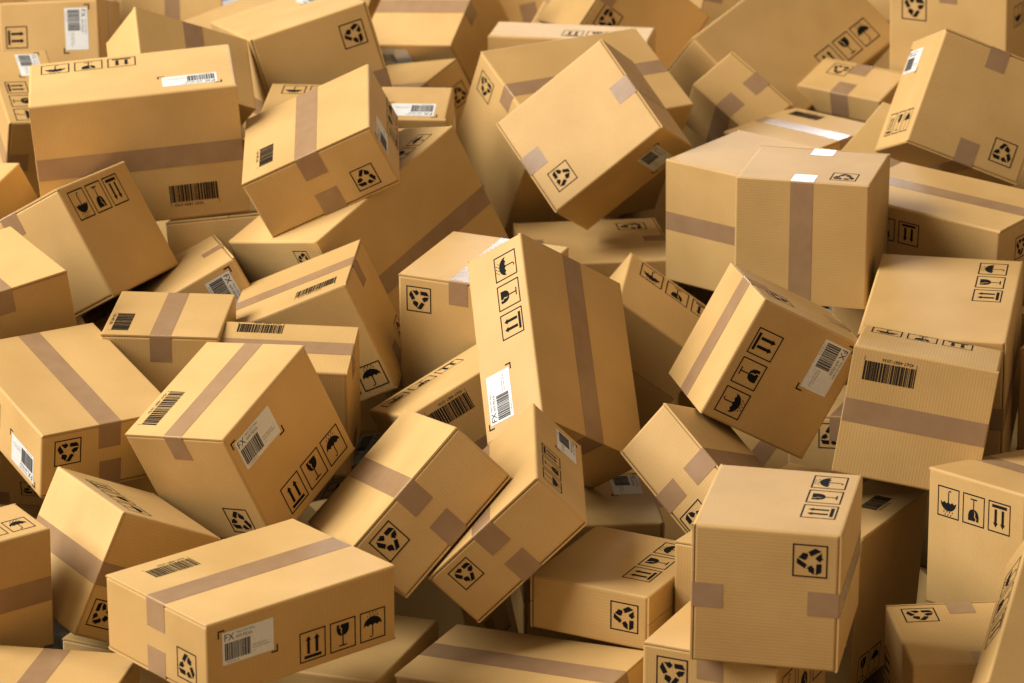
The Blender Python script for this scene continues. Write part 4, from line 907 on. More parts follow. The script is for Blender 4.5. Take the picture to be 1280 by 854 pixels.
    ((2.124, 9.459, 0.255), (-0.2298, -0.0888, -0.2381, 0.9395), (0.246, 0.229, 0.229)),
    ((1.58, 9.999, 0.873), (0.5545, 0.342, 0.5727, 0.4975), (0.339, 0.248, 0.12)),
    ((0.989, 7.489, 0.493), (-0.472, -0.3616, 0.6466, 0.4779), (0.279, 0.262, 0.127)),
    ((1.664, 9.112, 1.058), (0.9662, -0.0282, 0.1041, -0.2343), (0.237, 0.216, 0.216)),
    ((-2.273, 8.832, 0.166), (0.2705, 0.529, 0.5494, 0.5875), (0.244, 0.227, 0.227)),
    ((2.286, 4.301, 0.183), (0.6287, 0.5967, 0.3654, 0.3393), (0.281, 0.257, 0.257)),
    ((2.181, 8.797, 0.727), (0.5795, 0.7257, 0.187, 0.3201), (0.254, 0.237, 0.237)),
    ((-0.168, 4.512, 0.825), (-0.0398, -0.1041, 0.0521, 0.9924), (0.331, 0.242, 0.117)),
    ((1.448, 4.709, 0.325), (0.9654, -0.2215, -0.0809, 0.1114), (0.33, 0.311, 0.151)),
    ((0.822, 5.857, 0.14), (0.1063, -0.0631, -0.1409, 0.9823), (0.324, 0.304, 0.147)),
    ((0.117, 7.517, 0.281), (0.5704, 0.644, 0.3399, 0.3799), (0.371, 0.272, 0.131)),
    ((1.554, 5.712, 0.692), (0.1622, 0.1318, 0.1005, 0.9727), (0.397, 0.291, 0.141)),
    ((1.193, 8.426, 0.741), (0.7859, -0.1377, 0.0358, 0.6018), (0.31, 0.283, 0.283)),
    ((2.084, 5.252, 0.761), (0.8146, 0.5219, -0.1966, -0.1593), (0.327, 0.308, 0.149)),
    ((1.853, 4.662, 0.579), (0.7202, -0.0558, 0.0302, -0.6908), (0.345, 0.325, 0.157)),
    ((-1.454, 5.553, 0.515), (0.3935, -0.0641, -0.0005, 0.9171), (0.385, 0.282, 0.136)),
    ((1.296, 4.277, 0.734), (0.3307, -0.1356, -0.0189, 0.9337), (0.388, 0.284, 0.137)),
    ((-1.406, 4.809, 0.538), (0.4162, 0.6584, 0.475, 0.4094), (0.273, 0.249, 0.249)),
    ((-2.189, 9.583, 0.968), (0.4689, 0.564, -0.4028, -0.5475), (0.233, 0.212, 0.212)),
    ((-1.936, 7.37, 1.074), (0.5821, -0.2721, 0.0494, -0.7646), (0.294, 0.269, 0.269)),
    ((0.438, 9.558, 0.713), (0.6551, -0.178, 0.1678, 0.7148), (0.261, 0.244, 0.244)),
    ((1.007, 9.636, 1.191), (0.1032, -0.1141, 0.6889, 0.7084), (0.239, 0.218, 0.218)),
    ((0.178, 4.27, 0.661), (0.9274, 0.0476, -0.1145, -0.3529), (0.419, 0.307, 0.148)),
    ((-1.866, 10.598, 0.917), (0.7501, 0.1521, 0.0718, 0.6396), (0.304, 0.284, 0.284)),
    ((1.115, 8.072, 0.3), (-0.3705, -0.2013, 0.6012, 0.6788), (0.387, 0.283, 0.137)),
    ((-1.284, 10.6, 0.702), (-0.4368, -0.0804, 0.5862, 0.6776), (0.288, 0.271, 0.131)),
    ((-0.598, 10.573, 1.392), (0.9698, -0.0005, -0.2405, 0.0405), (0.308, 0.281, 0.281)),
    ((-2.243, 8.868, 1.182), (0.5025, 0.2216, 0.1083, 0.8287), (0.438, 0.32, 0.155)),
    ((1.745, 10.03, 0.287), (0.0113, 0.0965, -0.0703, 0.9928), (0.32, 0.302, 0.146)),
    ((1.387, 4.991, 0.799), (0.7642, 0.6396, -0.0559, 0.061), (0.244, 0.228, 0.228)),
    ((-1.134, 5.886, 0.532), (0.9837, -0.1168, -0.1305, 0.0407), (0.31, 0.292, 0.141)),
    ((1.296, 6.256, 0.27), (0.6682, -0.0476, -0.0295, -0.7419), (0.247, 0.231, 0.231)),
    ((-0.633, 8.02, 0.507), (0.74, 0.4247, 0.1895, 0.4859), (0.385, 0.282, 0.136)),
    ((-2.181, 10.394, 0.889), (0.3187, -0.2916, 0.0159, 0.9018), (0.251, 0.234, 0.234)),
    ((-0.644, 6.992, 0.161), (0.2803, 0.3231, 0.6088, 0.6681), (0.38, 0.278, 0.134)),
    ((1.852, 4.317, 0.725), (0.0883, 0.2309, -0.1765, 0.9527), (0.385, 0.281, 0.136)),
    ((-0.482, 4.21, 0.393), (0.5688, 0.5901, 0.3763, 0.432), (0.256, 0.234, 0.234)),
    ((-1.993, 10.129, 0.389), (0.7647, 0.644, 0.0098, -0.022), (0.23, 0.21, 0.21)),
    ((0.726, 7.594, 0.335), (0.5039, 0.6313, -0.4829, -0.3383), (0.374, 0.352, 0.17)),
    ((-2.289, 4.452, 0.79), (-0.0, -0.0182, 0.1762, 0.9842), (0.328, 0.309, 0.15)),
    ((-2.277, 6.409, 0.754), (0.9433, 0.2841, -0.1715, -0.0064), (0.286, 0.269, 0.13)),
    ((-1.714, 8.665, 1.229), (0.9599, 0.2711, -0.0516, -0.0504), (0.276, 0.258, 0.258)),
    ((-0.726, 10.317, 1.035), (-0.2545, -0.1844, 0.6383, 0.7027), (0.273, 0.257, 0.124)),
    ((-0.46, 10.547, 0.6), (0.1593, 0.0417, 0.6755, 0.7187), (0.245, 0.229, 0.229)),
    ((2.131, 4.717, 0.193), (0.8402, 0.1476, -0.06, -0.5183), (0.384, 0.281, 0.136)),
    ((-2.076, 10.427, 1.257), (-0.3482, -0.2047, -0.0687, 0.9122), (0.297, 0.277, 0.277)),
    ((-0.739, 9.885, 0.859), (-0.4036, 0.0348, 0.1056, 0.9082), (0.246, 0.225, 0.225)),
    ((-1.501, 5.776, 0.294), (0.9298, 0.0635, -0.0621, 0.3573), (0.355, 0.334, 0.162)),
    ((-1.566, 7.451, 0.824), (0.5399, 0.6683, 0.0903, 0.5037), (0.363, 0.342, 0.166)),
    ((2.07, 7.556, 0.155), (-0.3173, 0.1403, -0.1577, 0.9245), (0.229, 0.209, 0.209)),
    ((-2.218, 4.81, 0.159), (0.9073, 0.0017, -0.0249, 0.4197), (0.36, 0.263, 0.127)),
    ((-0.323, 7.849, 0.947), (0.7805, 0.5942, 0.057, 0.1855), (0.363, 0.265, 0.128)),
    ((-1.151, 10.022, 0.865), (-0.336, -0.0865, -0.031, 0.9374), (0.399, 0.292, 0.141)),
    ((-1.727, 6.154, 1.006), (0.6263, 0.5259, 0.473, 0.3277), (0.251, 0.229, 0.229)),
    ((1.011, 4.207, 0.186), (0.842, -0.0188, -0.1224, -0.5251), (0.282, 0.265, 0.128)),
    ((-2.052, 5.107, 0.919), (0.5935, 0.79, 0.0299, -0.1509), (0.375, 0.275, 0.133)),
    ((-0.245, 8.934, 0.7), (0.7222, 0.5162, 0.348, 0.3012), (0.33, 0.31, 0.15)),
    ((-2.297, 9.293, 0.892), (0.9951, -0.0686, -0.071, -0.0069), (0.312, 0.294, 0.142)),
    ((1.838, 9.664, 0.2), (0.3752, 0.2917, 0.5082, 0.7182), (0.286, 0.269, 0.13)),
    ((-0.325, 7.349, 0.921), (0.3493, 0.0979, -0.2247, 0.9044), (0.259, 0.242, 0.242)),
    ((-0.972, 5.802, 0.31), (0.986, -0.0616, 0.0942, 0.1233), (0.298, 0.28, 0.136)),
    ((-1.575, 8.524, 0.235), (-0.3899, -0.2032, 0.8074, 0.3934), (0.277, 0.261, 0.126)),
    ((-1.74, 5.906, 0.116), (0.6962, 0.0494, 0.0186, 0.7159), (0.303, 0.285, 0.138)),
    ((1.26, 10.582, 1.248), (0.1607, -0.037, -0.0794, 0.9831), (0.269, 0.245, 0.245)),
    ((-1.428, 7.408, 0.172), (0.9848, 0.0764, 0.1222, 0.0968), (0.265, 0.247, 0.247)),
    ((1.32, 10.484, 0.329), (0.6114, 0.4638, -0.3288, -0.5505), (0.252, 0.235, 0.235)),
    ((1.917, 8.14, 0.544), (-0.1974, 0.0065, 0.6884, 0.698), (0.363, 0.265, 0.128)),
    ((0.812, 8.043, 0.433), (0.5734, 0.0522, 0.0349, -0.8169), (0.288, 0.262, 0.262)),
    ((-1.931, 5.725, 0.336), (0.7637, -0.0004, -0.0731, -0.6415), (0.234, 0.213, 0.213)),
    ((-0.189, 10.306, 0.744), (0.5306, 0.2363, -0.1112, -0.8064), (0.366, 0.268, 0.13)),
    ((-1.974, 9.353, 0.91), (0.3578, -0.0251, -0.0636, 0.9313), (0.236, 0.215, 0.215)),
    ((-1.382, 8.786, 0.405), (0.6436, -0.1187, -0.1467, 0.7417), (0.238, 0.217, 0.217)),
    ((-1.142, 9.794, 1.094), (0.7161, 0.6971, 0.0195, -0.0296), (0.308, 0.281, 0.281)),
    ((2.258, 9.053, 0.402), (0.6653, 0.6509, -0.1408, -0.3374), (0.316, 0.297, 0.144)),
    ((2.266, 9.076, 1.153), (-0.1113, -0.2427, 0.7067, 0.6552), (0.248, 0.232, 0.232)),
    ((-0.89, 8.212, 0.712), (0.3436, 0.5383, 0.4465, 0.6268), (0.316, 0.298, 0.144)),
    ((1.596, 8.426, 0.181), (0.5814, 0.7003, -0.3883, -0.1442), (0.26, 0.242, 0.242)),
    ((-1.563, 10.581, 1.367), (-0.2496, -0.579, 0.5133, 0.5822), (0.236, 0.215, 0.215)),
    ((0.468, 6.872, 0.155), (0.3093, 0.027, 0.1711, 0.9351), (0.25, 0.228, 0.228)),
    ((-1.627, 10.344, 0.642), (0.4907, 0.6827, -0.2771, -0.465), (0.314, 0.296, 0.143)),
    ((-2.291, 5.725, 0.627), (0.6362, 0.6875, -0.1926, -0.2924), (0.258, 0.236, 0.236)),
    ((1.093, 10.024, 1.224), (0.6345, 0.7727, -0.0109, 0.015), (0.294, 0.276, 0.134)),
    ((0.895, 10.581, 0.637), (0.1331, -0.1838, 0.0513, 0.9726), (0.314, 0.296, 0.143)),
    ((-1.277, 5.804, 0.993), (0.1351, 0.0032, 0.7703, 0.6231), (0.228, 0.208, 0.208)),
    ((-1.071, 4.907, 0.421), (0.5547, 0.719, 0.3939, 0.1417), (0.357, 0.336, 0.163)),
    ((-0.916, 8.186, 1.054), (0.9026, -0.0989, 0.0439, -0.4168), (0.343, 0.251, 0.121)),
    ((-0.024, 10.584, 0.37), (0.1079, 0.0783, 0.8644, 0.4848), (0.424, 0.31, 0.15)),
    ((0.494, 9.397, 0.206), (0.4542, 0.5609, 0.465, 0.5127), (0.341, 0.32, 0.155)),
    ((2.13, 5.084, 0.427), (0.8306, 0.5379, 0.0893, 0.1132), (0.267, 0.243, 0.243)),
    ((1.844, 9.104, 0.521), (-0.3348, -0.2204, 0.7564, 0.5169), (0.25, 0.234, 0.234)),
    ((1.358, 9.726, 0.713), (0.495, -0.0212, 0.0861, 0.8644), (0.292, 0.273, 0.273)),
    ((0.221, 6.554, 0.461), (-0.0458, 0.0887, 0.6282, 0.7716), (0.264, 0.241, 0.241)),
    ((2.222, 10.144, 0.735), (0.7164, 0.135, 0.0919, 0.6783), (0.266, 0.248, 0.248)),
    ((-0.991, 4.863, 0.749), (0.6514, 0.1819, 0.1573, -0.7197), (0.3, 0.283, 0.137)),
    ((-2.203, 6.348, 0.536), (0.8418, 0.2076, 0.0457, -0.4962), (0.307, 0.289, 0.14)),
    ((-1.041, 10.504, 1.394), (0.9858, -0.0576, -0.061, 0.1452), (0.331, 0.242, 0.117)),
    ((-1.977, 7.149, 0.596), (0.5145, 0.6845, 0.354, 0.3761), (0.36, 0.339, 0.164)),
    ((1.884, 5.759, 0.459), (0.9333, -0.0295, 0.1854, 0.3061), (0.233, 0.213, 0.213)),
    ((0.597, 4.904, 0.446), (0.7533, 0.6374, 0.1618, -0.0053), (0.32, 0.302, 0.146)),
    ((0.241, 8.504, 0.808), (0.313, 0.4863, 0.4424, 0.6854), (0.299, 0.272, 0.272)),
    ((-1.817, 4.376, 0.804), (-0.1175, 0.1177, 0.0056, 0.9861), (0.289, 0.272, 0.132)),
    ((-0.119, 10.46, 1.022), (0.7918, 0.0948, 0.0809, -0.5979), (0.368, 0.346, 0.168)),
    ((-1.068, 10.502, 1.113), (0.9115, 0.0761, 0.1296, -0.383), (0.265, 0.241, 0.241)),
    ((-0.119, 4.592, 0.286), (0.4379, 0.6548, 0.4578, 0.4122), (0.332, 0.243, 0.118)),
    ((2.273, 9.421, 0.983), (0.5393, 0.6824, -0.4315, -0.2392), (0.371, 0.271, 0.131)),
    ((0.29, 5.638, 0.481), (0.6251, 0.7779, 0.0281, -0.0584), (0.403, 0.295, 0.142)),
    ((-1.598, 9.415, 1.101), (-0.0116, 0.1751, 0.6702, 0.7211), (0.391, 0.286, 0.138)),
    ((-0.637, 9.755, 0.397), (0.4521, 0.5876, 0.464, 0.4847), (0.343, 0.251, 0.121)),
    ((0.609, 10.011, 0.305), (0.152, 0.1993, 0.6983, 0.6704), (0.249, 0.233, 0.233)),
    ((1.345, 10.421, 0.884), (0.2698, 0.0485, -0.1904, 0.9427), (0.449, 0.329, 0.159)),
    ((-1.399, 8.038, 0.494), (-0.1922, 0.1204, -0.133, 0.9648), (0.37, 0.271, 0.131)),
    ((-1.359, 7.619, 0.517), (0.8796, -0.0044, 0.0967, -0.4658), (0.307, 0.287, 0.287)),
    ((0.113, 4.234, 0.146), (0.8171, 0.0502, 0.0917, 0.567), (0.352, 0.331, 0.16)),
    ((-0.929, 7.609, 0.831), (-0.4502, 0.0124, -0.2613, 0.8538), (0.31, 0.292, 0.141)),
    ((1.485, 5.665, 0.386), (-0.3352, -0.4186, 0.7297, 0.4242), (0.353, 0.258, 0.125)),
    ((0.14, 4.865, 0.227), (-0.2891, -0.0042, -0.0666, 0.955), (0.302, 0.285, 0.138)),
    ((1.451, 5.321, 0.559), (0.991, 0.1105, -0.0583, 0.0485), (0.367, 0.345, 0.167)),
    ((-0.312, 5.097, 0.457), (0.9961, -0.0201, 0.0754, -0.0409), (0.398, 0.292, 0.141)),
    ((2.246, 7.784, 0.984), (0.499, 0.567, -0.5211, -0.3974), (0.259, 0.242, 0.242)),
    ((-2.266, 9.872, 0.593), (0.4363, 0.4522, 0.5915, 0.5053), (0.336, 0.316, 0.153)),
    ((1.556, 6.015, 0.202), (-0.037, -0.1893, -0.1188, 0.974), (0.247, 0.23, 0.23)),
    ((0.67, 5.713, 0.346), (0.5342, 0.6818, 0.2898, 0.4072), (0.296, 0.278, 0.135)),
    ((2.215, 7.105, 0.955), (0.9776, 0.1838, -0.0835, 0.0592), (0.244, 0.228, 0.228)),
    ((-0.967, 9.974, 0.16), (0.9984, 0.0416, 0.0354, -0.0137), (0.307, 0.289, 0.14)),
    ((-2.116, 4.219, 0.834), (0.0013, -0.1266, 0.6769, 0.7251), (0.288, 0.271, 0.131)),
    ((2.211, 8.044, 0.332), (0.6047, 0.7723, -0.1714, -0.093), (0.241, 0.225, 0.225)),
    ((0.949, 7.203, 0.983), (0.691, -0.14, -0.0825, 0.7043), (0.244, 0.223, 0.223)),
    ((1.033, 8.134, 0.636), (0.3916, 0.3425, 0.5897, 0.6177), (0.354, 0.259, 0.125)),
    ((1.876, 8.516, 1.032), (-0.4665, -0.1087, -0.2066, 0.8531), (0.331, 0.242, 0.117)),
    ((0.326, 7.757, 0.557), (-0.1851, 0.0725, 0.0295, 0.9796), (0.267, 0.244, 0.244)),
    ((-0.845, 6.878, 0.18), (0.562, 0.5963, -0.3427, -0.4596), (0.32, 0.301, 0.146)),
    ((-2.199, 9.83, 0.159), (0.8041, 0.0878, 0.0328, -0.587), (0.274, 0.25, 0.25)),
    ((1.76, 9.472, 0.861), (-0.2831, -0.4055, 0.5751, 0.6516), (0.287, 0.262, 0.262)),
    ((-1.461, 6.401, 0.593), (-0.239, -0.2569, 0.8481, 0.3971), (0.339, 0.248, 0.12)),
    ((-1.702, 9.157, 1.233), (-0.3021, -0.1804, 0.6534, 0.6702), (0.261, 0.243, 0.243)),
    ((2.142, 10.33, 1.272), (0.0498, 0.0474, -0.1171, 0.9907), (0.235, 0.214, 0.214)),
    ((-2.155, 4.785, 0.461), (-0.3067, -0.5395, 0.5467, 0.5622), (0.268, 0.251, 0.251)),
    ((-1.145, 10.231, 0.685), (0.6942, 0.6988, 0.0591, 0.1618), (0.257, 0.235, 0.235)),
    ((-1.554, 9.26, 0.123), (0.9274, -0.0801, -0.1398, 0.3375), (0.336, 0.246, 0.119)),
    ((-0.505, 9.67, 0.253), (0.5288, 0.4783, 0.48, 0.5112), (0.283, 0.266, 0.129)),
    ((-0.135, 4.581, 0.685), (0.9263, -0.1306, -0.1068, 0.337), (0.373, 0.273, 0.132)),
    ((-2.242, 6.86, 0.546), (0.8392, -0.0891, -0.1251, 0.5217), (0.249, 0.227, 0.227)),
    ((-0.873, 8.894, 0.405), (0.6462, 0.7426, 0.1058, 0.1408), (0.301, 0.274, 0.274)),
    ((0.203, 9.732, 0.995), (0.6177, 0.5973, -0.351, -0.372), (0.291, 0.272, 0.272)),
    ((1.796, 7.194, 0.275), (0.0223, -0.2156, 0.6836, 0.6969), (0.343, 0.251, 0.121)),
    ((1.532, 9.71, 0.168), (0.8915, 0.1502, 0.1927, -0.3815), (0.32, 0.301, 0.146)),
    ((0.599, 8.776, 0.695), (0.6806, 0.6457, -0.247, -0.2423), (0.242, 0.221, 0.221)),
    ((1.681, 7.512, 0.604), (0.5521, -0.0417, 0.037, -0.8319), (0.234, 0.213, 0.213)),
    ((1.723, 6.658, 0.915), (0.9448, -0.06, -0.0183, 0.3216), (0.262, 0.245, 0.245)),
    ((-2.285, 10.192, 0.324), (0.6449, 0.4295, 0.4666, 0.4266), (0.27, 0.252, 0.252)),
    ((-2.19, 8.447, 0.566), (0.9916, 0.1084, 0.0064, -0.0702), (0.274, 0.25, 0.25)),
    ((0.129, 10.464, 1.341), (0.6169, 0.0941, -0.1313, 0.7703), (0.368, 0.346, 0.168)),
    ((-1.132, 4.614, 0.361), (0.5544, 0.5457, -0.3959, -0.4879), (0.229, 0.209, 0.209)),
    ((0.292, 8.662, 0.508), (0.957, -0.1357, 0.1428, -0.2131), (0.385, 0.282, 0.136)),
    ((2.174, 5.603, 0.224), (-0.2103, -0.2835, 0.6831, 0.6394), (0.277, 0.258, 0.258)),
    ((0.624, 5.359, 0.188), (0.5807, 0.0403, 0.073, 0.8099), (0.343, 0.251, 0.121)),
    ((-0.826, 9.385, 0.446), (0.7924, -0.0378, -0.0163, 0.6086), (0.288, 0.271, 0.132)),
    ((2.257, 10.259, 0.174), (0.5053, 0.5766, -0.4259, -0.4804), (0.313, 0.292, 0.292)),
    ((-1.576, 9.641, 0.285), (-0.4485, 0.0076, 0.066, 0.8913), (0.269, 0.246, 0.246)),
    ((0.881, 8.177, 0.895), (0.9, -0.0802, 0.1046, 0.4154), (0.331, 0.242, 0.117)),
    ((-2.265, 10.548, 0.178), (0.2293, 0.0543, 0.6555, 0.7175), (0.297, 0.28, 0.136)),
    ((-1.347, 8.664, 0.702), (0.7524, -0.0633, 0.033, -0.6548), (0.245, 0.223, 0.223)),
    ((1.815, 10.123, 1.063), (0.324, 0.0922, -0.0167, 0.9414), (0.366, 0.344, 0.167)),
    ((-2.221, 9.961, 1.403), (0.4868, 0.1238, -0.0217, 0.8644), (0.327, 0.305, 0.305)),
    ((-0.631, 8.383, 0.192), (0.5757, 0.5062, -0.5911, -0.2508), (0.333, 0.243, 0.118)),
    ((0.664, 4.222, 0.662), (0.0237, 0.0932, 0.6407, 0.7618), (0.276, 0.259, 0.126)),
    ((-0.675, 4.782, 0.614), (0.9126, 0.1497, 0.3213, 0.2035), (0.256, 0.234, 0.234)),
    ((-0.141, 7.527, 0.337), (0.6718, -0.2339, 0.0168, -0.7027), (0.25, 0.228, 0.228)),
    ((1.651, 10.588, 0.222), (-0.1953, -0.1003, 0.0429, 0.9747), (0.378, 0.276, 0.134)),
    ((0.626, 6.428, 0.418), (0.1658, -0.2171, 0.1033, 0.9564), (0.272, 0.249, 0.249)),
    ((-2.299, 8.976, 0.464), (0.9834, -0.036, 0.0495, -0.1708), (0.302, 0.284, 0.138)),
    ((-1.455, 8.317, 1.164), (0.5924, 0.7048, 0.0155, -0.39), (0.253, 0.236, 0.236)),
    ((2.03, 8.858, 0.457), (-0.3912, -0.1186, -0.1865, 0.8934), (0.258, 0.236, 0.236)),
    ((0.016, 8.928, 0.477), (-0.1021, -0.3922, 0.4956, 0.7682), (0.303, 0.285, 0.138)),
    ((-1.266, 6.634, 0.199), (0.7795, 0.0093, -0.054, -0.624), (0.257, 0.234, 0.234)),
    ((1.459, 6.301, 0.858), (0.9678, -0.0401, -0.17, 0.1812), (0.314, 0.295, 0.143)),
    ((1.313, 9.962, 0.258), (0.4123, 0.5295, 0.5879, 0.4517), (0.284, 0.267, 0.129)),
    ((-2.184, 8.746, 0.816), (0.9126, 0.0409, 0.1143, -0.3904), (0.244, 0.228, 0.228)),
    ((0.803, 10.316, 0.773), (0.332, -0.0099, -0.0634, 0.9411), (0.334, 0.245, 0.118)),
    ((-1.417, 9.198, 0.416), (0.4647, 0.5373, 0.6032, 0.3627), (0.273, 0.254, 0.254)),
    ((-0.397, 7.847, 0.325), (0.6833, 0.6865, 0.0941, 0.23), (0.243, 0.222, 0.222)),
    ((1.067, 4.645, 0.203), (-0.0154, -0.1762, 0.6709, 0.7202), (0.345, 0.324, 0.157)),
    ((-1.952, 5.227, 0.194), (0.6359, 0.7118, 0.2847, 0.0889), (0.316, 0.298, 0.144)),
    ((1.049, 7.722, 0.878), (0.6917, 0.619, 0.0823, 0.3628), (0.39, 0.285, 0.138)),
    ((2.174, 8.764, 0.141), (0.5987, 0.0436, -0.0244, 0.7994), (0.273, 0.249, 0.249)),
    ((2.235, 6.063, 0.869), (0.7368, -0.2227, -0.2212, 0.5988), (0.298, 0.272, 0.272)),
    ((0.735, 9.863, 1.188), (0.8357, 0.181, 0.1391, -0.4996), (0.312, 0.293, 0.142)),
    ((-0.875, 4.376, 0.123), (0.6963, -0.0815, 0.1477, -0.6976), (0.272, 0.256, 0.124)),
    ((-1.065, 9.477, 1.304), (0.0238, 0.2916, 0.7374, 0.6088), (0.299, 0.279, 0.279)),
    ((-1.369, 4.273, 0.303), (-0.0035, 0.0639, 0.1563, 0.9856), (0.251, 0.234, 0.234)),
    ((2.296, 10.104, 1.244), (0.4515, 0.6937, 0.4271, 0.364), (0.287, 0.27, 0.131)),
    ((-1.821, 9.004, 0.915), (0.9129, -0.0033, 0.0615, -0.4035), (0.242, 0.221, 0.221)),
    ((-0.805, 9.271, 0.175), (-0.3851, 0.0935, -0.132, 0.9086), (0.258, 0.236, 0.236)),
    ((0.834, 4.444, 0.71), (0.4652, 0.5583, 0.356, 0.5875), (0.305, 0.287, 0.139)),
    ((-2.172, 6.659, 0.884), (0.0014, 0.1493, -0.1602, 0.9757), (0.23, 0.21, 0.21)),
    ((1.181, 7.248, 0.667), (0.9687, 0.0765, -0.2319, -0.0443), (0.25, 0.228, 0.228)),
    ((-1.198, 8.617, 0.128), (-0.4831, 0.0106, 0.0753, 0.8722), (0.229, 0.209, 0.209)),
    ((0.596, 10.177, 0.695), (0.3122, 0.1844, 0.5869, 0.7239), (0.267, 0.249, 0.249)),
    ((-0.587, 9.945, 1.138), (-0.3322, -0.1917, 0.578, 0.7203), (0.292, 0.273, 0.273)),
    ((-0.564, 7.369, 0.125), (0.7788, 0.0235, -0.0018, 0.6268), (0.294, 0.277, 0.134)),
    ((-0.197, 4.971, 0.179), (0.7587, 0.6169, 0.1779, 0.1101), (0.381, 0.279, 0.135)),
    ((-1.298, 8.974, 1.206), (0.498, 0.5753, 0.3585, 0.5409), (0.313, 0.295, 0.143)),
    ((-0.672, 7.932, 0.914), (-0.1903, -0.1645, 0.7167, 0.6504), (0.302, 0.284, 0.138)),
    ((0.978, 4.903, 0.161), (0.7195, 0.6789, -0.0965, -0.1101), (0.326, 0.307, 0.149)),
    ((0.541, 8.892, 0.131), (0.6565, 0.1517, 0.1443, -0.7247), (0.349, 0.255, 0.123)),
    ((0.799, 9.778, 0.494), (0.9446, -0.0224, 0.0786, -0.3179), (0.337, 0.247, 0.119)),
    ((1.226, 8.649, 0.151), (0.6513, 0.6057, 0.333, 0.3132), (0.247, 0.231, 0.231)),
    ((-0.601, 8.724, 1.234), (0.5363, 0.0418, 0.0378, 0.8421), (0.232, 0.212, 0.212)),
    ((0.578, 4.402, 0.164), (0.5661, 0.676, -0.3911, -0.2637), (0.35, 0.256, 0.124)),
    ((1.906, 10.565, 0.736), (0.8211, 0.5412, -0.1089, -0.1452), (0.26, 0.242, 0.242)),
    ((1.864, 5.61, 0.847), (-0.2778, 0.0423, 0.702, 0.6544), (0.311, 0.29, 0.29)),
    ((0.929, 8.877, 0.176), (0.5027, 0.4719, -0.4039, -0.6012), (0.274, 0.256, 0.256)),
    ((-2.281, 7.269, 1.158), (0.6801, 0.5861, -0.2606, -0.355), (0.41, 0.3, 0.145)),
    ((-0.224, 9.381, 0.192), (0.5845, 0.7329, -0.2914, -0.1906), (0.35, 0.33, 0.16)),
    ((-2.157, 7.565, 0.557), (0.6826, 0.2066, 0.0678, -0.6976), (0.32, 0.301, 0.146)),
    ((1.454, 7.016, 0.26), (0.8353, 0.5474, -0.0507, 0.0058), (0.243, 0.222, 0.222)),
    ((-1.437, 8.41, 0.44), (0.596, 0.5275, 0.5388, 0.276), (0.375, 0.275, 0.133)),
    ((1.734, 9.96, 0.537), (0.6101, 0.0095, -0.065, -0.7896), (0.26, 0.237, 0.237)),
    ((1.992, 9.279, 1.152), (-0.307, 0.0416, 0.0344, 0.9502), (0.282, 0.265, 0.128)),
    ((1.995, 6.298, 0.148), (0.4795, 0.3774, 0.4833, 0.6278), (0.283, 0.266, 0.129)),
    ((2.213, 6.558, 0.174), (0.8323, 0.2355, 0.0897, 0.4937), (0.261, 0.238, 0.238)),
    ((-0.481, 4.305, 0.735), (-0.3515, -0.4381, 0.7131, 0.4196), (0.345, 0.325, 0.157)),
    ((2.263, 8.456, 0.778), (0.927, -0.1308, -0.0481, 0.3483), (0.445, 0.325, 0.157)),
    ((0.437, 10.331, 0.136), (0.7375, 0.6582, 0.0926, 0.12), (0.253, 0.236, 0.236)),
    ((-1.445, 10.503, 0.207), (-0.2771, 0.016, 0.0067, 0.9607), (0.312, 0.291, 0.291)),
    ((-1.759, 9.783, 0.827), (0.0841, -0.0524, 0.0485, 0.9939), (0.422, 0.309, 0.149)),
    ((1.587, 8.82, 0.976), (0.9766, 0.0956, -0.0557, -0.1846), (0.366, 0.268, 0.13)),
    ((-2.296, 7.033, 0.215), (0.9306, 0.0516, 0.068, -0.3559), (0.349, 0.328, 0.159)),
    ((2.299, 7.77, 0.729), (-0.3999, 0.1287, 0.0122, 0.9074), (0.425, 0.311, 0.15)),
    ((-1.957, 6.909, 0.137), (0.3755, 0.4074, 0.6419, 0.53), (0.242, 0.226, 0.226)),
    ((0.964, 5.048, 0.714), (0.6985, -0.2387, -0.1756, 0.6514), (0.284, 0.267, 0.129)),
    ((-2.267, 4.253, 0.496), (0.9488, -0.0812, -0.2135, 0.2183), (0.276, 0.26, 0.126)),
    ((-2.29, 8.258, 0.245), (0.9718, -0.0608, -0.1982, -0.1126), (0.322, 0.303, 0.147)),
    ((0.837, 8.552, 0.655), (-0.2153, -0.1612, 0.5841, 0.7659), (0.277, 0.261, 0.126)),
    ((-2.144, 9.572, 1.351), (0.8939, -0.05, -0.0146, 0.4453), (0.284, 0.265, 0.265)),
    ((-1.571, 9.427, 0.774), (0.6856, 0.7224, 0.0712, -0.0552), (0.242, 0.221, 0.221)),
    ((-0.684, 10.587, 0.894), (0.5224, 0.6202, -0.4818, -0.3322), (0.249, 0.232, 0.232)),
    ((0.158, 8.097, 0.329), (0.9752, 0.065, 0.1044, -0.1839), (0.249, 0.227, 0.227)),
    ((-1.876, 7.603, 0.124), (0.8065, -0.0504, 0.1306, 0.5745), (0.275, 0.259, 0.125)),
    ((-0.701, 6.83, 0.489), (-0.4872, -0.4921, 0.4234, 0.5842), (0.24, 0.224, 0.224)),
    ((1.066, 6.287, 0.743), (0.7021, -0.1329, -0.0088, 0.6995), (0.283, 0.266, 0.129)),
    ((-1.332, 5.243, 0.828), (0.6726, 0.6686, -0.1347, -0.287), (0.326, 0.306, 0.148)),
    ((-1.112, 7.67, 0.18), (0.5075, 0.7274, 0.285, 0.3634), (0.268, 0.25, 0.25)),
    ((2.286, 4.807, 0.445), (0.4022, 0.7743, -0.3796, -0.3075), (0.244, 0.222, 0.222)),
    ((1.606, 6.569, 0.442), (0.8129, -0.0769, 0.0328, -0.5763), (0.246, 0.225, 0.225)),
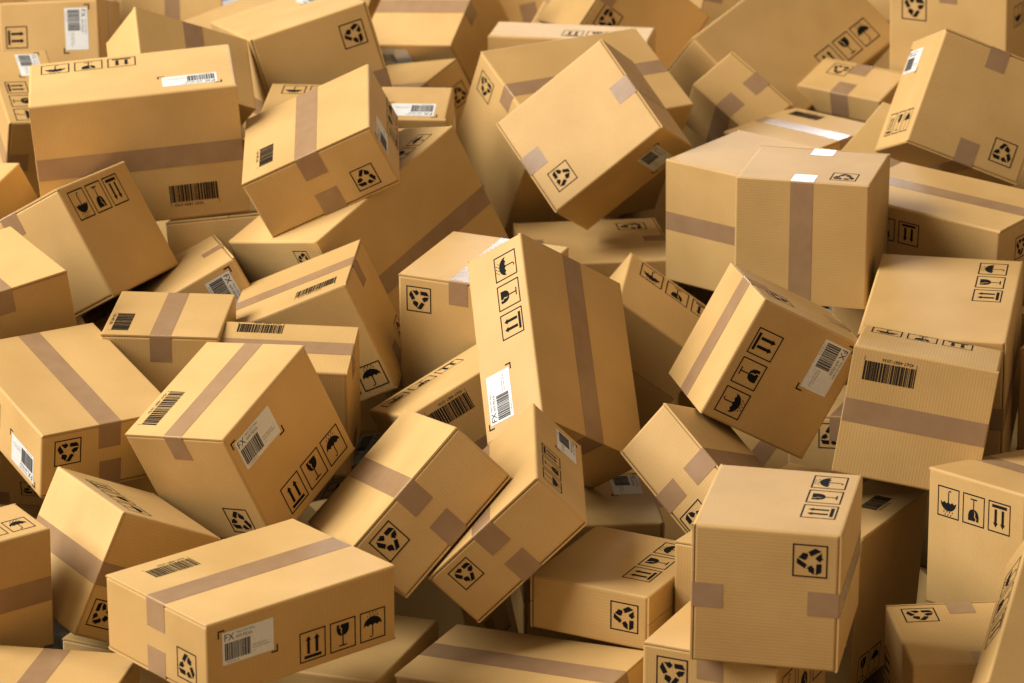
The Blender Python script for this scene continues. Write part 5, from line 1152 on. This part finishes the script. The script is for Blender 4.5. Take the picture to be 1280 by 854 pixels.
    ((-2.115, 9.368, 0.681), (0.8065, 0.103, 0.035, -0.5812), (0.368, 0.269, 0.13)),
    ((-1.69, 6.942, 0.943), (0.9193, -0.0385, 0.1782, -0.3487), (0.311, 0.291, 0.291)),
    ((2.041, 8.878, 1.104), (-0.3331, -0.2584, -0.0455, 0.9057), (0.261, 0.238, 0.238)),
    ((1.774, 4.373, 0.434), (0.0368, -0.0296, -0.0525, 0.9975), (0.348, 0.255, 0.123)),
    ((-0.047, 8.628, 0.343), (-0.4654, -0.2437, 0.1782, 0.832), (0.299, 0.281, 0.136)),
    ((-0.65, 10.278, 0.48), (0.9463, 0.1927, 0.0369, -0.2569), (0.358, 0.262, 0.126)),
    ((-1.8, 9.964, 1.395), (0.482, 0.7897, 0.1992, 0.3231), (0.282, 0.265, 0.128)),
    ((-0.749, 5.47, 0.371), (-0.0245, 0.1275, -0.0615, 0.9896), (0.332, 0.243, 0.118)),
    ((-1.582, 8.703, 0.938), (-0.432, -0.0952, 0.1249, 0.8881), (0.409, 0.299, 0.145)),
    ((-0.373, 9.879, 0.712), (-0.0599, -0.008, -0.2028, 0.9773), (0.309, 0.29, 0.141)),
    ((-1.861, 7.75, 1.197), (0.5388, 0.4928, -0.542, -0.416), (0.311, 0.292, 0.142)),
    ((-1.219, 9.003, 0.718), (0.2865, 0.2758, 0.5972, 0.6965), (0.311, 0.293, 0.142)),
    ((0.745, 7.292, 0.776), (0.9689, -0.0951, 0.1605, 0.1624), (0.344, 0.324, 0.157)),
    ((-0.622, 10.14, 0.156), (-0.2656, 0.1375, 0.0485, 0.953), (0.26, 0.238, 0.238)),
    ((-0.152, 8.707, 0.814), (0.5645, 0.1753, -0.0031, -0.8066), (0.23, 0.21, 0.21)),
    ((1.825, 6.259, 0.91), (0.2785, 0.8001, -0.4283, -0.3142), (0.259, 0.236, 0.236)),
    ((1.777, 7.092, 0.968), (0.0313, 0.0457, 0.7859, 0.6158), (0.239, 0.218, 0.218)),
    ((2.043, 4.795, 0.758), (0.6993, 0.682, -0.0788, -0.199), (0.23, 0.21, 0.21)),
    ((-0.168, 9.714, 0.487), (0.758, 0.0584, -0.0963, -0.6424), (0.254, 0.237, 0.237)),
    ((1.721, 9.025, 0.804), (0.6853, 0.126, -0.1295, 0.7054), (0.308, 0.29, 0.141)),
    ((-0.501, 6.115, 0.503), (0.9408, 0.0647, 0.0384, -0.3305), (0.257, 0.235, 0.235)),
    ((-1.584, 5.182, 0.358), (0.3839, -0.0704, -0.1745, 0.904), (0.316, 0.297, 0.144)),
    ((-1.394, 6.781, 0.958), (0.4935, 0.0312, -0.0109, 0.8691), (0.236, 0.215, 0.215)),
    ((-2.221, 9.975, 1.06), (0.3393, 0.4543, 0.4475, 0.6916), (0.257, 0.235, 0.235)),
    ((1.924, 6.851, 0.753), (0.3115, -0.1997, 0.0246, 0.9287), (0.24, 0.219, 0.219)),
    ((0.377, 10.313, 0.699), (0.7407, 0.6468, 0.1394, 0.1162), (0.275, 0.259, 0.125)),
    ((-0.866, 9.221, 0.929), (0.3838, 0.4058, 0.6315, 0.5378), (0.357, 0.261, 0.126)),
    ((0.567, 6.294, 0.117), (0.8873, -0.004, -0.0724, 0.4556), (0.337, 0.247, 0.119)),
    ((-1.293, 4.661, 0.864), (0.621, 0.709, -0.3045, -0.1378), (0.348, 0.327, 0.159)),
    ((1.368, 7.99, 0.686), (0.7457, 0.6582, -0.0927, 0.0452), (0.274, 0.258, 0.125)),
    ((1.251, 5.893, 0.88), (-0.4782, 0.069, -0.0322, 0.8749), (0.228, 0.208, 0.208)),
    ((2.125, 7.511, 0.973), (0.667, 0.6332, -0.3101, -0.241), (0.306, 0.288, 0.139)),
    ((0.943, 5.504, 0.173), (0.9769, -0.2103, -0.0213, -0.0309), (0.359, 0.263, 0.127)),
    ((0.695, 7.846, 0.673), (-0.3475, -0.4485, 0.4998, 0.6544), (0.248, 0.232, 0.232)),
    ((2.268, 5.163, 0.201), (0.4991, -0.1166, 0.0301, 0.8581), (0.278, 0.261, 0.127)),
    ((-1.464, 8.916, 0.163), (0.7585, -0.1447, -0.0687, 0.6317), (0.273, 0.256, 0.124)),
    ((2.231, 5.952, 0.486), (0.6006, 0.7897, 0.119, 0.0396), (0.285, 0.268, 0.13)),
    ((1.914, 5.954, 0.736), (0.5981, 0.4359, 0.0812, 0.6676), (0.329, 0.241, 0.116)),
    ((-2.241, 5.98, 1.012), (0.0514, 0.2398, 0.6751, 0.6958), (0.3, 0.282, 0.137)),
    ((2.297, 6.869, 0.706), (0.7272, -0.2337, 0.0964, -0.6382), (0.328, 0.308, 0.149)),
    ((-1.762, 4.788, 0.899), (0.034, 0.3574, 0.5069, 0.7837), (0.25, 0.233, 0.233)),
    ((-1.34, 8.015, 0.873), (0.9068, 0.1775, -0.1692, -0.3428), (0.443, 0.324, 0.157)),
    ((-0.892, 4.825, 0.17), (0.9368, 0.0858, -0.2802, 0.1913), (0.277, 0.261, 0.126)),
    ((1.753, 7.69, 0.836), (0.6132, 0.7847, 0.037, -0.0826), (0.338, 0.248, 0.12)),
    ((1.706, 9.619, 0.576), (-0.4044, -0.409, 0.5382, 0.6161), (0.279, 0.26, 0.26)),
    ((-1.413, 10.032, 0.558), (0.2527, 0.0256, 0.0179, 0.967), (0.241, 0.22, 0.22)),
    ((0.05, 7.167, 0.21), (0.5245, 0.019, 0.1654, -0.835), (0.28, 0.263, 0.128)),
    ((1.116, 4.706, 0.79), (0.7294, 0.0404, 0.0292, 0.6822), (0.343, 0.251, 0.121)),
    ((-1.309, 5.032, 0.199), (-0.457, -0.4516, 0.6302, 0.436), (0.373, 0.273, 0.132)),
    ((-0.078, 7.636, 0.647), (0.7597, 0.6461, 0.0551, 0.0498), (0.371, 0.272, 0.131)),
    ((-1.813, 9.416, 0.259), (0.7799, -0.1122, 0.0644, 0.6124), (0.242, 0.221, 0.221)),
    ((0.213, 6.082, 0.195), (0.7731, -0.0689, 0.1032, -0.6221), (0.331, 0.242, 0.117)),
    ((0.103, 9.516, 0.645), (0.9912, -0.0442, -0.109, 0.0599), (0.277, 0.26, 0.126)),
    ((-1.411, 4.524, 0.46), (0.6776, 0.728, 0.1029, 0.0153), (0.324, 0.305, 0.148)),
    ((-1.248, 7.05, 0.217), (-0.4585, -0.5343, 0.4046, 0.5836), (0.433, 0.317, 0.153)),
]

bv, bf = [], []
for loc, quat, dims in BURIED:
    q = Quaternion(quat)
    k = len(bv)
    for sx in (-1, 1):
        for sy in (-1, 1):
            for sz in (-1, 1):
                bv.append(tuple(q @ Vector((sx * dims[0] / 2, sy * dims[1] / 2, sz * dims[2] / 2)) + Vector(loc)))
    bf += [tuple(k + i for i in f) for f in ((0, 1, 3, 2), (4, 6, 7, 5), (0, 4, 5, 1), (2, 3, 7, 6), (0, 2, 6, 4), (1, 5, 7, 3))]
bo = obj('buried_boxes', mesh_from('buried_boxes', bv, bf, M_FLAP))
bo['kind'] = 'stuff'
bo['label'] = 'mass of cardboard boxes buried beneath the visible pile'
